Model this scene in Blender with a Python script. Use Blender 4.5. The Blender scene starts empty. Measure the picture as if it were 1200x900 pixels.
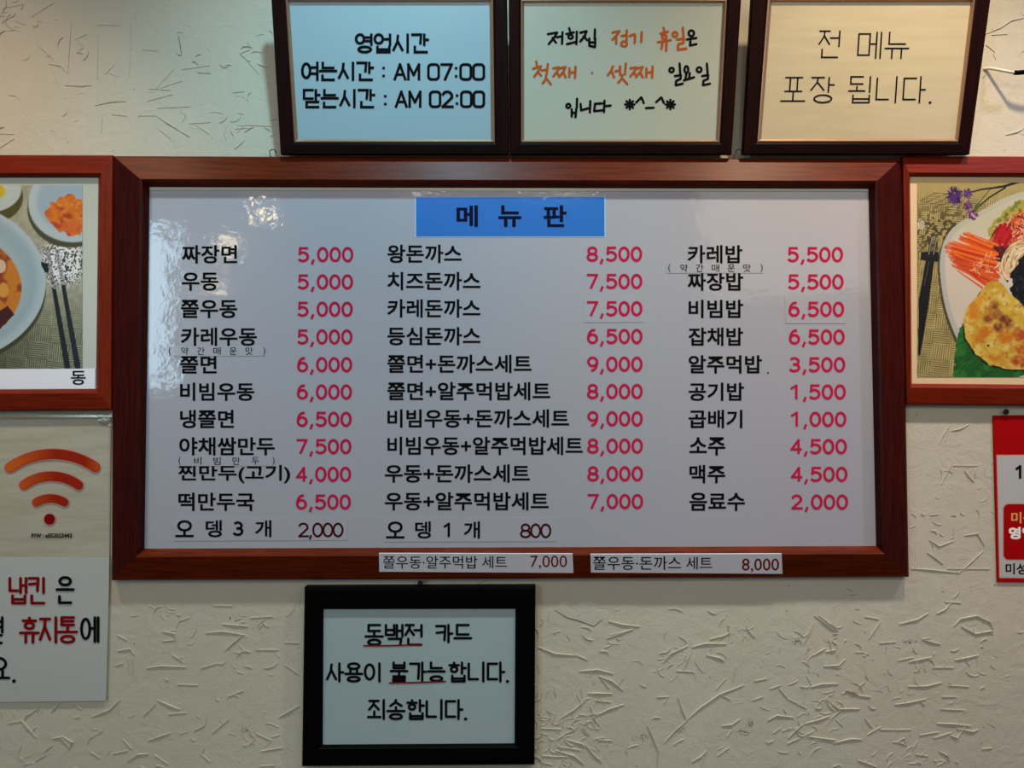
import bpy, bmesh, math, random
import numpy as np
from mathutils import Vector, Matrix

# ------------------------------------------------------------------ camera, lights, exposure
SC = bpy.context.scene
COL = SC.collection
FPX, D, EYE = 900.0, 1.2, 1.5
YAW, PITCH = math.radians(0.8), math.radians(2.1)
cam_d = bpy.data.cameras.new('camera'); cam_d.sensor_width = 36; cam_d.lens = FPX/1200*36
cam_d.clip_start = 0.02
cam = bpy.data.objects.new('camera', cam_d); COL.objects.link(cam)
CAM = Vector((0, -D, EYE))
cam.location = CAM
cam.rotation_euler = (math.pi/2 + PITCH, 0, -YAW)
SC.camera = cam
CM = cam.rotation_euler.to_matrix()

SC.view_settings.view_transform = 'Standard'; SC.view_settings.look = 'None'
SC.view_settings.gamma = 1; SC.view_settings.use_curve_mapping = False
SC.view_settings.exposure = 0.08

def T(px, py, d=0.0):
    """point of the plane y=-d (parallel to the wall) at a place of the wall layout"""
    r = CM @ Vector(((px-600)/FPX, (450-py)/FPX, -1))
    k = (-d - CAM.y)/r.y
    return CAM + r*k

w = bpy.data.worlds.new('world'); SC.world = w; w.use_nodes = True
w.node_tree.nodes['Background'].inputs[0].default_value = (0.82, 0.9, 1.0, 1)
w.node_tree.nodes['Background'].inputs[1].default_value = 0.14

def area(name, loc, target, size, power, color, size_y=None, spec=1.0, spread=None):
    l = bpy.data.lights.new(name, 'AREA'); l.energy = power; l.color = color
    l.shape = 'RECTANGLE' if size_y else 'DISK'; l.size = size
    if size_y: l.size_y = size_y
    l.specular_factor = spec
    if spread: l.spread = spread
    o = bpy.data.objects.new(name, l); COL.objects.link(o); o.location = loc
    o.rotation_euler = (Vector(target)-Vector(loc)).to_track_quat('-Z', 'Y').to_euler()
    return o
def at_wall(px, py, off):
    p = T(px, py, 0); return Vector((p.x, -off, p.z))
# row of ceiling downlights half a metre in front of the wall, beams falling down it
def downlight(px, py, off, tx, ty, power, color, cone=84, r=.035):
    l = bpy.data.lights.new('downlight', 'SPOT'); l.energy = power; l.color = color; l.shadow_soft_size = r
    l.spot_size = math.radians(cone); l.spot_blend = 1.0; l.specular_factor = .5
    o = bpy.data.objects.new('downlight', l); COL.objects.link(o); o.location = at_wall(px, py, off)
    o.rotation_euler = (T(tx, ty)-o.location).to_track_quat('-Z', 'Y').to_euler()
downlight(510, -365, .52, 420, 700, 40, (0.40, 0.83, 1.0))
downlight(1065, -365, .52, 1040, 850, 54, (1.0, 0.81, 0.56))
downlight(1560, -365, .52, 1440, 600, 46, (0.66, 0.66, 1.0), cone=78)
downlight(-60, -365, .52, -10, 880, 32, (1.0, 0.70, 0.46), cone=66)
# ceiling fixtures deeper in the room
area('room_light', (0.0, -2.3, 2.68), (0.1, 0, 1.4), .9, 10.5, (1.0, 0.93, 0.85), size_y=.25)
area('room_light_warm', (1.6, -2.5, 2.62), (0.3, 0, 1.4), 1.3, 10.5, (1.0, 0.86, 0.72), size_y=1.1)
# window of the dining room far behind on the left
area('window_daylight', (-2.12, -3.2, 2.1), (-0.3, 0, 1.5), .45, 18.0, (0.55, 0.82, 1.0), size_y=.9)
# small warm lamps added behind the camera to make reflections in the panel
for px_, pz_, w_ in ((-1.36, 2.64, 1.6), (-1.57, 2.44, 1.6), (-1.64, 2.22, 1.0)):
    area('reflection_lamp', (px_, -3.2, pz_), (-0.45, 0, 1.75), .07, w_*.4, (1.0, 0.76, 0.42))

# ------------------------------------------------------------------ materials
def s2l(c):
    return tuple(((v/255)/12.92 if v/255 <= .04045 else ((v/255+.055)/1.055)**2.4) for v in c)
def mat(name, rgb, rough=.6, rgb2=None, scale=40., stretch=(1, 1, 1), detail=4, coat=0., coat_r=.1,
        bump=0., bscale=200., bdist=.001, spec=.5, coat_bump=0., cbscale=20., metal=0., bstretch=None):
    m = bpy.data.materials.new(name); m.use_nodes = True
    nt = m.node_tree; N = nt.nodes; L = nt.links; b = N['Principled BSDF']
    b.inputs['Base Color'].default_value = (*s2l(rgb), 1)
    b.inputs['Roughness'].default_value = rough; b.inputs['Metallic'].default_value = metal
    b.inputs['Specular IOR Level'].default_value = spec
    b.inputs['Coat Weight'].default_value = coat; b.inputs['Coat Roughness'].default_value = coat_r
    geo = N.new('ShaderNodeNewGeometry')
    def noise(sc, st, det=4, ro=.6):
        mp = N.new('ShaderNodeMapping'); mp.inputs['Scale'].default_value = st
        L.new(geo.outputs['Position'], mp.inputs['Vector'])
        n = N.new('ShaderNodeTexNoise'); n.inputs['Scale'].default_value = sc
        n.inputs['Detail'].default_value = det; n.inputs['Roughness'].default_value = ro
        L.new(mp.outputs[0], n.inputs['Vector']); return n
    if rgb2:
        n = noise(scale, stretch, detail)
        r = N.new('ShaderNodeValToRGB'); r.color_ramp.elements[0].position = .32; r.color_ramp.elements[1].position = .68
        r.color_ramp.elements[0].color = (*s2l(rgb), 1); r.color_ramp.elements[1].color = (*s2l(rgb2), 1)
        L.new(n.outputs[0], r.inputs[0]); L.new(r.outputs[0], b.inputs['Base Color'])
    if bump:
        n = noise(bscale, bstretch or (1, 1, 1), 5, .65)
        bp = N.new('ShaderNodeBump'); bp.inputs['Strength'].default_value = bump; bp.inputs['Distance'].default_value = bdist
        L.new(n.outputs[0], bp.inputs['Height']); L.new(bp.outputs[0], b.inputs['Normal'])
    if coat_bump:
        n = noise(cbscale, (1, 1, 1), 4, .6)
        bp = N.new('ShaderNodeBump'); bp.inputs['Strength'].default_value = coat_bump; bp.inputs['Distance'].default_value = .004
        L.new(n.outputs[0], bp.inputs['Height']); L.new(bp.outputs[0], b.inputs['Coat Normal'])
    return m

M = {}
# painted plaster-paper wall: cream with blotches of yellowing
def wall_material():
    m = mat('wall_paper', (186, 177, 156), .75, (194, 186, 167), 2.2, bump=.55, bscale=330, bdist=.0011)
    nt = m.node_tree; N = nt.nodes; L = nt.links; b = N['Principled BSDF']
    bp = [n for n in N if n.type == 'BUMP'][0]
    geo = [n for n in N if n.type == 'NEW_GEOMETRY'][0]
    # trowel marks: broad soft relief over the fine grain
    n2 = N.new('ShaderNodeTexNoise'); n2.inputs['Scale'].default_value = 28; n2.inputs['Detail'].default_value = 6
    n2.inputs['Distortion'].default_value = 1.5; L.new(geo.outputs['Position'], n2.inputs['Vector'])
    b2 = N.new('ShaderNodeBump'); b2.inputs['Strength'].default_value = .22; b2.inputs['Distance'].default_value = .006
    L.new(n2.outputs[0], b2.inputs['Height']); L.new(bp.outputs[0], b2.inputs['Normal']); L.new(b2.outputs[0], b.inputs['Normal'])
    # tiny dark flecks
    n3 = N.new('ShaderNodeTexNoise'); n3.inputs['Scale'].default_value = 150; n3.inputs['Detail'].default_value = 2
    L.new(geo.outputs['Position'], n3.inputs['Vector'])
    r3 = N.new('ShaderNodeValToRGB'); r3.color_ramp.elements[0].position = .235; r3.color_ramp.elements[1].position = .27
    r3.color_ramp.elements[0].color = (.12, .1, .07, 1); r3.color_ramp.elements[1].color = (1, 1, 1, 1)
    L.new(n3.outputs[0], r3.inputs[0])
    mx = N.new('ShaderNodeMix'); mx.data_type = 'RGBA'; mx.blend_type = 'MULTIPLY'; mx.inputs[0].default_value = 1
    src = b.inputs['Base Color'].links[0].from_socket
    L.new(src, mx.inputs[6]); L.new(r3.outputs[0], mx.inputs[7]); L.new(mx.outputs[2], b.inputs['Base Color'])
    return m
M['wall'] = wall_material()
M['straw'] = mat('straw_painted', (194, 186, 166), .5)
M['straw_brown'] = mat('straw_bare', (150, 112, 62), .6)
M['fleck'] = mat('dark_fleck', (40, 33, 24), .8)
M['floor'] = mat('floor_vinyl', (120, 100, 80), .5, (100, 84, 66), 8)
M['ceiling'] = mat('ceiling_paint', (205, 203, 196), .8)
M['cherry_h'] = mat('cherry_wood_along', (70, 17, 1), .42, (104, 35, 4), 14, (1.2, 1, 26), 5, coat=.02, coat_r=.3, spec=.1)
M['cherry_v_shaded'] = mat('cherry_wood_up_shaded', (40, 4, 2), .42, (66, 13, 5), 14, (26, 1, 1.2), 5, coat=.03, coat_r=.25, spec=.1)  # darker than the along wood: shade of the side rails put into the colour
M['red_h'] = mat('red_wood_along', (96, 16, 2), .45, (124, 36, 5), 14, (1.2, 1, 26), 5, coat=.02, coat_r=.25, spec=.1)
M['red_v'] = mat('red_wood_up', (100, 20, 3), .45, (126, 38, 6), 14, (26, 1, 1.2), 5, coat=.03, coat_r=.25, spec=.1)
M['dark_h'] = mat('dark_wood_along', (12, 3, 3), .5, (24, 5, 4), 14, (1.2, 1, 22), 4, spec=.05)
M['dark_v'] = mat('dark_wood_up', (16, 3, 3), .5, (34, 6, 4), 14, (22, 1, 1.2), 4, spec=.05)
M['lip'] = mat('bronze_lip', (170, 132, 104), .3, metal=.5)
M['black'] = mat('black_lacquer', (2, 2, 3), .5, spec=.04)
M['panel'] = mat('laminated_white', (163, 160, 169), .45, coat=.7, coat_r=.07, coat_bump=.16, cbscale=17)
M['banner'] = mat('banner_blue', (6, 106, 190), .45, coat=.5, coat_r=.07, coat_bump=.16, cbscale=17, spec=.3)
M['banner_edge'] = mat('banner_edge', (160, 190, 215), .5)
M['sticker'] = mat('sticker_paper', (164, 161, 170), .45, coat=.5, coat_r=.1)
M['strip'] = mat('strip_paper', (228, 228, 236), .5, coat=.1, coat_r=.2)
M['paper_a'] = mat('paper_white', (146, 170, 178), .55, coat=.15, coat_r=.15)
M['paper_b'] = mat('paper_note', (172, 174, 156), .55, coat=.12, coat_r=.15)
M['paper_c'] = mat('paper_cream', (186, 172, 140), .55, (196, 182, 152), 9, (1, 1, 8), coat=.1, coat_r=.15)
M['paper_d'] = mat('paper_card', (150, 166, 168), .55, (155, 170, 172), 5, coat=.1, coat_r=.2)
M['paper_e'] = mat('paper_yellowed', (160, 150, 128), .55, (178, 169, 148), 9, (1, 1, 7), coat=.1, coat_r=.3)
M['paper_f'] = mat('paper_grey_white', (176, 176, 172), .55, coat=.08, coat_r=.3)
M['matboard'] = mat('mat_board', (178, 180, 164), .6, coat=.3, coat_r=.2)
M['mat_peach'] = mat('mat_peach', (214, 184, 142), .6)
M['ink'] = mat('ink_black', (5, 5, 8), .7, spec=.08)
M['ink_navy'] = mat('ink_navy', (8, 8, 40), .7, spec=.08)
M['ink_red'] = mat('ink_red', (186, 22, 66), .7, spec=.08)
M['ink_darkred'] = mat('ink_darkred', (122, 6, 10), .7, spec=.06)
M['ink_wine'] = mat('ink_wine', (64, 4, 8), .7, spec=.08)
M['ink_orange'] = mat('ink_orange', (184, 84, 28), .7, spec=.08)
M['card_red'] = mat('card_red', (158, 0, 4), .7, spec=.08)
M['card_pink'] = mat('card_pink', (206, 128, 116), .6, spec=.1)
M['card_gold'] = mat('card_gold', (224, 150, 80), .5)
M['card_white'] = mat('card_white', (236, 226, 214), .5)
M['iron'] = mat('dark_iron', (28, 26, 25), .45, metal=.6)
M['steel'] = mat('wire_steel', (150, 148, 142), .35, metal=.9)
M['plastic_w'] = mat('white_plastic', (214, 206, 190), .4)
def clear_film():
    m = bpy.data.materials.new('clear_film'); m.use_nodes = True
    N = m.node_tree.nodes; L = m.node_tree.links; out = N['Material Output']; N.remove(N['Principled BSDF'])
    t = N.new('ShaderNodeBsdfTransparent'); t.inputs[0].default_value = (.93, .92, .88, 1)
    g = N.new('ShaderNodeBsdfGlossy'); g.inputs['Roughness'].default_value = .15
    f = N.new('ShaderNodeFresnel'); f.inputs[0].default_value = 1.45
    x = N.new('ShaderNodeMixShader'); L.new(f.outputs[0], x.inputs[0]); L.new(t.outputs[0], x.inputs[1])
    L.new(g.outputs[0], x.inputs[2]); L.new(x.outputs[0], out.inputs[0]); return m
M['film'] = clear_film()
def attr_mat(name, coat=.06):
    m = mat(name, (200, 200, 200), .5, coat=coat, coat_r=.2, spec=.2)
    N = m.node_tree.nodes; a = N.new('ShaderNodeVertexColor'); a.layer_name = 'print'
    m.node_tree.links.new(a.outputs[0], N['Principled BSDF'].inputs['Base Color']); return m
M['print'] = attr_mat('colour_print')

# ------------------------------------------------------------------ object helpers
def mesh_obj(name, verts, faces, m, parent=None, smooth=False, kind=None, label=None):
    me = bpy.data.meshes.new(name); me.from_pydata([tuple(v) for v in verts], [], faces); me.update()
    if m is not None: me.materials.append(m)
    if smooth: me.polygons.foreach_set('use_smooth', [True]*len(me.polygons))
    o = bpy.data.objects.new(name, me); COL.objects.link(o)
    if parent is not None:
        o.parent = parent; o.matrix_parent_inverse = Matrix.Translation(-world_loc(parent))
    if kind: o['kind'] = kind
    if label: o['label'] = label
    return o
def world_loc(o):
    v = Vector(o.location)
    return WL.get(o.name, v)
WL = {}
def thing(name, label, cat, loc, group=None):
    o = bpy.data.objects.new(name, None); COL.objects.link(o); o.location = loc; o.empty_display_size = .05
    o['label'] = label; o['category'] = cat
    if group: o['group'] = group
    WL[o.name] = Vector(loc)
    return o
def reg(o): WL[o.name] = Vector((0, 0, 0)); return o   # a mesh part keeps its vertices in world space

class Flat:
    """layout plane parallel to the wall at depth d"""
    def __init__(s, d): s.d = d
    def __call__(s, x, y, e=0.): return T(x, y, s.d+e)
class Lean:
    """plane through a bottom edge at depth d0, leaning out from the wall; e is the height above the plane"""
    def __init__(s, y0, d0, ang):
        s.p = T(600, y0, d0); a = ang
        s.n = Vector((0, -math.cos(a), -math.sin(a)))       # faces the room and slightly down
    def __call__(s, x, y, e=0.):
        r = CM @ Vector(((x-600)/FPX, (450-y)/FPX, -1))
        k = (s.p + s.n*e - CAM).dot(s.n)/r.dot(s.n)
        return CAM + r*k

def quad_sheet(name, S, q, e0, e1, m, parent, **kw):
    """thin sheet: q = 4 layout corners tl,tr,br,bl; from height e0 to e1"""
    f = [S(x, y, e1) for x, y in q]
    n = (S(q[0][0], q[0][1], 1.0)-S(q[0][0], q[0][1], 0.)).normalized()
    nn = (f[1]-f[0]).cross(f[2]-f[0]).normalized()
    if nn.y > 0: nn = -nn
    b = [p - nn*(e1-e0) for p in f]
    v = f+b
    return reg(mesh_obj(name, v, [(3, 2, 1, 0), (4, 5, 6, 7), (0, 1, 5, 4), (1, 2, 6, 5), (2, 3, 7, 6), (3, 0, 4, 7)], m, parent, **kw))

def rails(S, outer, inner, prof, back, mh, mv, parent, name='frame_rail', sub=6):
    """four mitred rails; prof = [(t, e)] across the rail from the outer edge to the inner one"""
    def cross(k):
        pts = []
        for t, e in prof:
            x = outer[k][0]+(inner[k][0]-outer[k][0])*t; y = outer[k][1]+(inner[k][1]-outer[k][1])*t
            pts.append(S(x, y, e))
        nn = (S(*outer[1], 0)-S(*outer[0], 0)).cross(S(*outer[3], 0)-S(*outer[0], 0)).normalized()
        if nn.y > 0: nn = -nn
        # back edges straight behind the outer and inner front edges
        pts = [pts[0]-nn*(prof[0][1]-back)] + pts + [pts[-1]-nn*(prof[-1][1]-back)]
        return pts
    cs = [cross(k) for k in range(4)]
    out = []
    for k in range(4):
        a, b = cs[k], cs[(k+1) % 4]; n = len(a)
        v = a+b; f = [(i, (i+1) % n, n+(i+1) % n, n+i) for i in range(n)]
        f += [tuple(range(n))[::-1], tuple(range(n, 2*n))]
        o = reg(mesh_obj(name, v, f, mh if k % 2 == 0 else mv, parent))
        bm = bmesh.new(); bm.from_mesh(o.data); bmesh.ops.recalc_face_normals(bm, faces=bm.faces); bm.to_mesh(o.data); bm.free()
        out.append(o)
    return out

# ------------------------------------------------------------------ lettering
_font_cache = {}
def text_geo(s, bold=0., spacing=1.):
    key = (s, bold, spacing)
    if key in _font_cache: return _font_cache[key]
    c = bpy.data.curves.new('t', 'FONT'); c.body = s; c.size = 1; c.offset = bold; c.space_character = spacing
    c.resolution_u = 3; c.fill_mode = 'FRONT' if hasattr(c, 'fill_mode') else c.fill_mode
    o = bpy.data.objects.new('t', c); COL.objects.link(o)
    bpy.context.view_layer.update()
    me = bpy.data.meshes.new_from_object(o.evaluated_get(bpy.context.evaluated_depsgraph_get()))
    V = [tuple(v.co) for v in me.vertices]; F = [tuple(p.vertices) for p in me.polygons]
    bpy.data.objects.remove(o); bpy.data.curves.remove(c); bpy.data.meshes.remove(me)
    _font_cache[key] = (V, F); return V, F
def put_text(S, s, box, m, parent, name='lettering', e=.0004, bold=.02, spacing=1., slant=0., tail=0.):
    """fit the text into the layout box x0,y0,x1,y1"""
    extra = max(bold-.008, 0); V, F = text_geo(s, min(bold, .008), spacing)
    xs = [v[0] for v in V]; ys = [v[1] for v in V]
    a, b, c, d = min(xs), max(xs), min(ys), max(ys)
    x0, y0, x1, y1 = box
    P = []; q = extra*(y1-y0)*.95; G = []
    x0 += q; x1 -= q; y0 += q; y1 -= q
    for k, (ox, oy) in enumerate(((-q, -q), (q, q), (-q, q), (q, -q)) if q > 0 else ((0, 0),)):
        G += [tuple(i+len(P) for i in f) for f in F]
        for x, y, z in V:
            u = (x-a)/(b-a); t = (y-c)/(d-c)
            P.append(S(x0+(x1-x0)*u + slant*t+ox, y1+(y0-y1)*t + tail*u+oy, e+k*1e-5))
    return reg(mesh_obj(name, P, G, m, parent))

# stroke lettering: jamo as strokes in a unit box (y up)
def ring(cx, cy, rx, ry, n=20):
    return [(cx+rx*math.cos(2*math.pi*i/n), cy+ry*math.sin(2*math.pi*i/n)) for i in range(n+1)]
CONS = {
 'ㄱ': [[(0, 1), (1, 1), (.92, 0)]], 'ㄴ': [[(0, 1), (0, 0), (1, 0)]],
 'ㄷ': [[(1, 1), (0, 1), (0, 0), (1, 0)]], 'ㄹ': [[(0, 1), (1, 1), (1, .5), (0, .5), (0, 0), (1, 0)]],
 'ㅁ': [[(0, 1), (1, 1), (1, 0), (0, 0), (0, 1)]], 'ㅂ': [[(0, 1), (0, 0), (1, 0), (1, 1)], [(0, .5), (1, .5)]],
 'ㅅ': [[(.5, 1), (.42, .55), (0, 0)], [(.47, .62), (1, 0)]], 'ㅇ': [ring(.5, .5, .5, .5)],
 'ㅈ': [[(.02, 1), (.98, 1)], [(.5, 1), (.45, .6), (0, 0)], [(.48, .62), (1, 0)]],
 'ㅊ': [[(.5, 1.22), (.5, 1)], [(.02, .95), (.98, .95)], [(.5, .95), (.45, .55), (0, 0)], [(.48, .57), (1, 0)]],
 'ㅋ': [[(0, 1), (1, 1), (.92, 0)], [(.05, .52), (.95, .58)]], 'ㅌ': [[(1, 1), (0, 1), (0, 0), (1, 0)], [(0, .5), (.95, .5)]],
 'ㅍ': [[(0, 1), (1, 1)], [(.28, 1), (.28, 0)], [(.72, 1), (.72, 0)], [(0, 0), (1, 0)]],
 'ㅎ': [[(.5, 1.12), (.5, .92)], [(.0, .82), (1, .82)], ring(.5, .31, .34, .31)],
}
VOW = {
 'ㅏ': [[(.3, 1), (.3, 0)], [(.3, .5), (1, .5)]], 'ㅓ': [[(1, 1), (1, 0)], [(0, .55), (1, .55)]],
 'ㅐ': [[(.15, 1), (.15, 0)], [(1, 1), (1, 0)], [(.15, .5), (1, .5)]],
 'ㅔ': [[(.5, 1), (.5, 0)], [(1, 1), (1, 0)], [(-.1, .55), (.5, .55)]],
 'ㅕ': [[(1, 1), (1, 0)], [(0, .72), (1, .72)], [(0, .36), (1, .36)]],
 'ㅣ': [[(.7, 1), (.7, 0)]],
 'ㅗ': [[(.5, 1), (.5, 0)], [(0, 0), (1, 0)]], 'ㅛ': [[(.3, 1), (.3, 0)], [(.7, 1), (.7, 0)], [(0, 0), (1, 0)]],
 'ㅜ': [[(0, 1), (1, 1)], [(.5, 1), (.5, 0)]], 'ㅠ': [[(0, 1), (1, 1)], [(.3, 1), (.3, 0)], [(.7, 1), (.7, 0)]],
 'ㅡ': [[(0, .5), (1, .5)]],
}
def bow(cx, cy, rx, ry, a0, a1, n=10):
    return [(cx+rx*math.cos(math.radians(a0+(a1-a0)*i/n)), cy+ry*math.sin(math.radians(a0+(a1-a0)*i/n))) for i in range(n+1)]
LATIN = {
 'A': [[(0, 0), (.5, 1), (1, 0)], [(.18, .32), (.82, .32)]], 'M': [[(0, 0), (0, 1), (.5, .3), (1, 1), (1, 0)]],
 '0': [bow(.5, .5, .5, .5, 90, 450, 20)], 'O': [bow(.66, .78, .34, .22, 90, 0, 5)+bow(.66, .22, .34, .22, 0, -90, 5)+bow(.34, .22, .34, .22, 270, 180, 5)+bow(.34, .78, .34, .22, 180, 90, 5)+[(.66, 1)]],
 '1': [[(.08, .78), (.6, 1), (.6, 0)]],
 '2': [bow(.45, .7, .47, .3, 155, -20, 10)+[(.0, 0), (1, 0)]],
 '3': [bow(.42, .75, .46, .25, 130, -90, 10)+bow(.42, .27, .54, .27, 90, -140, 10)],
 '4': [[(.75, 0), (.75, 1), (0, .28), (1, .28)]],
 '5': [[(.9, 1), (.12, 1), (.08, .55)]+bow(.42, .33, .56, .33, 115, -135, 12)],
 '6': [bow(.5, .32, .48, .32, 180, -180, 16)+bow(.62, .36, .6, .64, 180, 85, 8)],
 '7': [[(0, 1), (1, 1), (.35, 0)]],
 '8': [bow(.5, .75, .42, .25, 270, -90, 16), bow(.5, .26, .5, .26, 90, 450, 16)],
 '9': [bow(.5, .68, .48, .32, 0, 360, 16)+bow(.38, .64, .6, .64, 0, -85, 8)],
 ',': [[(.6, .04), (.2, -.2)]], ' ': [],
 ':': [[(.5, .74), (.5, .76)], [(.5, .2), (.5, .22)]], '.': [[(.1, .0), (.35, .0)], [(.2, .02), (.2, -.02)]],
}
LEAD = 'ㄱㄲㄴㄷㄸㄹㅁㅂㅃㅅㅆㅇㅈㅉㅊㅋㅌㅍㅎ'
MID = 'ㅏㅐㅑㅒㅓㅔㅕㅖㅗㅘㅙㅚㅛㅜㅝㅞㅟㅠㅡㅢㅣ'
TAIL = ['', 'ㄱ', 'ㄲ', 'ㄳ', 'ㄴ', 'ㄵ', 'ㄶ', 'ㄷ', 'ㄹ', 'ㄺ', 'ㄻ', 'ㄼ', 'ㄽ', 'ㄾ', 'ㄿ', 'ㅀ', 'ㅁ', 'ㅂ', 'ㅄ', 'ㅅ', 'ㅆ', 'ㅇ', 'ㅈ', 'ㅊ', 'ㅋ', 'ㅌ', 'ㅍ', 'ㅎ']
def syllable(ch):
    i = ord(ch)-0xAC00
    if i < 0: return LATIN[ch]
    L, Vw, F = LEAD[i//588], MID[(i % 588)//28], TAIL[i % 28]
    out = []
    def put(st, r, top=None):
        for s in st: out.append([(r[0]+(r[2]-r[0])*x, r[1]+(r[3]-r[1])*y) for x, y in s])
    tall = .0 if L not in 'ㅎㅊ' else .06
    if Vw in 'ㅏㅐㅓㅔㅕㅣㅖㅑ':
        lc = .52 if Vw in 'ㅐㅔ' else .58
        if Vw in 'ㅏㅣ': vr0, vr1 = .68, 1.0
        else: vr0, vr1 = .62, 1.0
        if Vw in 'ㅓㅕ': vr0, vr1, lc = .56, .97, .52
        if F:
            put(CONS[L], (.04, .5, lc, 1-tall)); put(VOW[Vw], (vr0, .42, vr1, 1)); put(CONS[F], (.2, 0, .93, .3))
        else:
            put(CONS[L], (.04, .12, lc, .94-tall)); put(VOW[Vw], (vr0, 0, vr1, 1))
    elif Vw in 'ㅗㅛㅜㅠㅡ':
        if F:
            put(CONS[L], (.17, .7, .83, 1-tall)); 
            put(VOW[Vw], (0, .42 if Vw not in 'ㅜㅠ' else .34, 1, .62 if Vw not in 'ㅜㅠ' else .54)); put(CONS[F], (.15, 0, .85, .25))
        else:
            if Vw in 'ㅜㅠ': put(CONS[L], (.15, .55, .85, 1-tall)); put(VOW[Vw], (0, 0, 1, .38))
            else: put(CONS[L], (.15, .45, .85, 1-tall)); put(VOW[Vw], (0, .06, 1, .4))
    else:
        if F:
            put(CONS[L], (.06, .72, .6, 1)); put(VOW['ㅗ'], (0, .45, .7, .62)); put(VOW['ㅣ'], (.75, .4, 1, 1)); put(CONS[F], (.2, 0, .93, .28))
        else:
            put(CONS[L], (.06, .5, .62, .96)); put(VOW['ㅗ'], (0, .1, .72, .4)); put(VOW['ㅣ'], (.72, 0, 1.0, 1))
    return out
def ribbon(strokes, wd, S, e, m, parent, name='lettering', round_cap=True, seg=10, colors=None):
    """layout-space polylines with thickness wd -> flat ink shapes"""
    P, F = [], []; e0 = e
    for st in strokes:
        e = e0 + (len(F) % 40)*6e-6
        if len(st) == 3 and st[0] == 'dot':
            (cx, cy), r = st[1], st[2]
            b = len(P); P += [S(cx+r*math.cos(2*math.pi*i/14), cy+r*math.sin(2*math.pi*i/14), e) for i in range(14)]
            F.append(tuple(range(b, b+14))); continue
        for (x0, y0), (x1, y1) in zip(st[:-1], st[1:]):
            e = e0 + (len(F) % 40)*6e-6
            dx, dy = x1-x0, y1-y0; l = math.hypot(dx, dy) or 1e-6
            if l < 1e-5: dx, l = 1e-6, 1e-6
            ux, uy = dx/l, dy/l; nx, ny = -uy*wd/2, ux*wd/2; b = len(P)
            if round_cap:
                a0 = math.atan2(ny, nx); h = seg//2
                for i in range(h+1):
                    a = a0+math.pi*i/h; P.append(S(x0+wd/2*math.cos(a), y0+wd/2*math.sin(a), e))
                for i in range(h+1):
                    a = a0+math.pi+math.pi*i/h; P.append(S(x1+wd/2*math.cos(a), y1+wd/2*math.sin(a), e))
                F.append(tuple(range(b, b+2*h+2)))
            else:
                ex, ey = ux*wd*.42, uy*wd*.42
                for q in ((x0-ex+nx, y0-ey+ny), (x0-ex-nx, y0-ey-ny), (x1+ex-nx, y1+ey-ny), (x1+ex+nx, y1+ey+ny)): P.append(S(*q, e))
                F.append((b, b+1, b+2, b+3))
    return reg(mesh_obj(name, P, F, m, parent))
def put_strokes(S, s, box, wd, m, parent, round_cap=True, gap=.14, slant=0., e=.0004, dot=.25):
    """stroke-lettered text fitted into a layout box; centre lines stay wd/2 inside"""
    x0, y0, x1, y1 = box; x0 += wd/2; x1 -= wd/2; y0 += wd/2; y1 -= wd/2
    wds = [dot if c in '.:' else (.75 if c in '0O27AM' else 1.) for c in s]
    tot = sum(wds)+gap*(len(s)-1); u = (x1-x0)/tot; x = x0; out = []
    for c, wc in zip(s, wds):
        for st in syllable(c):
            out.append([(x+px*wc*u+slant*py, y1+(y0-y1)*py) for px, py in st])
        x += (wc+gap)*u
    return ribbon(out, wd, S, e, m, parent, round_cap=round_cap)

# ------------------------------------------------------------------ the room
def put_digits(S, s, box, wd, m, parent, e=.0004, gap=.40, comma=.36, name='price_figure'):
    x0, y0, x1, y1 = box; x0 += wd/2; x1 -= wd/2; y0 += wd/2; y1 -= wd/2
    wds = [comma if c == ',' else 1. for c in s]; u = (x1-x0)/(sum(wds)+gap*(len(s)-1)); x = x0; out = []
    for c, wc in zip(s, wds):
        for st in LATIN[c]: out.append([(x+px*wc*u, y1+(y0-y1)*py) for px, py in st])
        x += (wc+gap)*u
    return ribbon(out, wd, S, e, m, parent, name=name, seg=6, round_cap=False)
def struct(name, v, f, m):
    o = mesh_obj(name, v, f, m, kind='structure'); return reg(o)
def box_vf(x0, y0, z0, x1, y1, z1):
    v = [(x0, y0, z0), (x1, y0, z0), (x1, y1, z0), (x0, y1, z0), (x0, y0, z1), (x1, y0, z1), (x1, y1, z1), (x0, y1, z1)]
    return v, [(3, 2, 1, 0), (4, 5, 6, 7), (0, 1, 5, 4), (1, 2, 6, 5), (2, 3, 7, 6), (3, 0, 4, 7)]
wall = struct('wall_back', *box_vf(-3.2, 0, 0, 3.2, .12, 2.75), M['wall'])
floor = struct('floor', *box_vf(-3.2, -4.5, -.1, 3.2, 0.12, 0), M['floor'])
ceiling = struct('ceiling', *box_vf(-3.2, -4.5, 2.75, 3.2, 0.12, 2.85), M['ceiling'])

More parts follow.
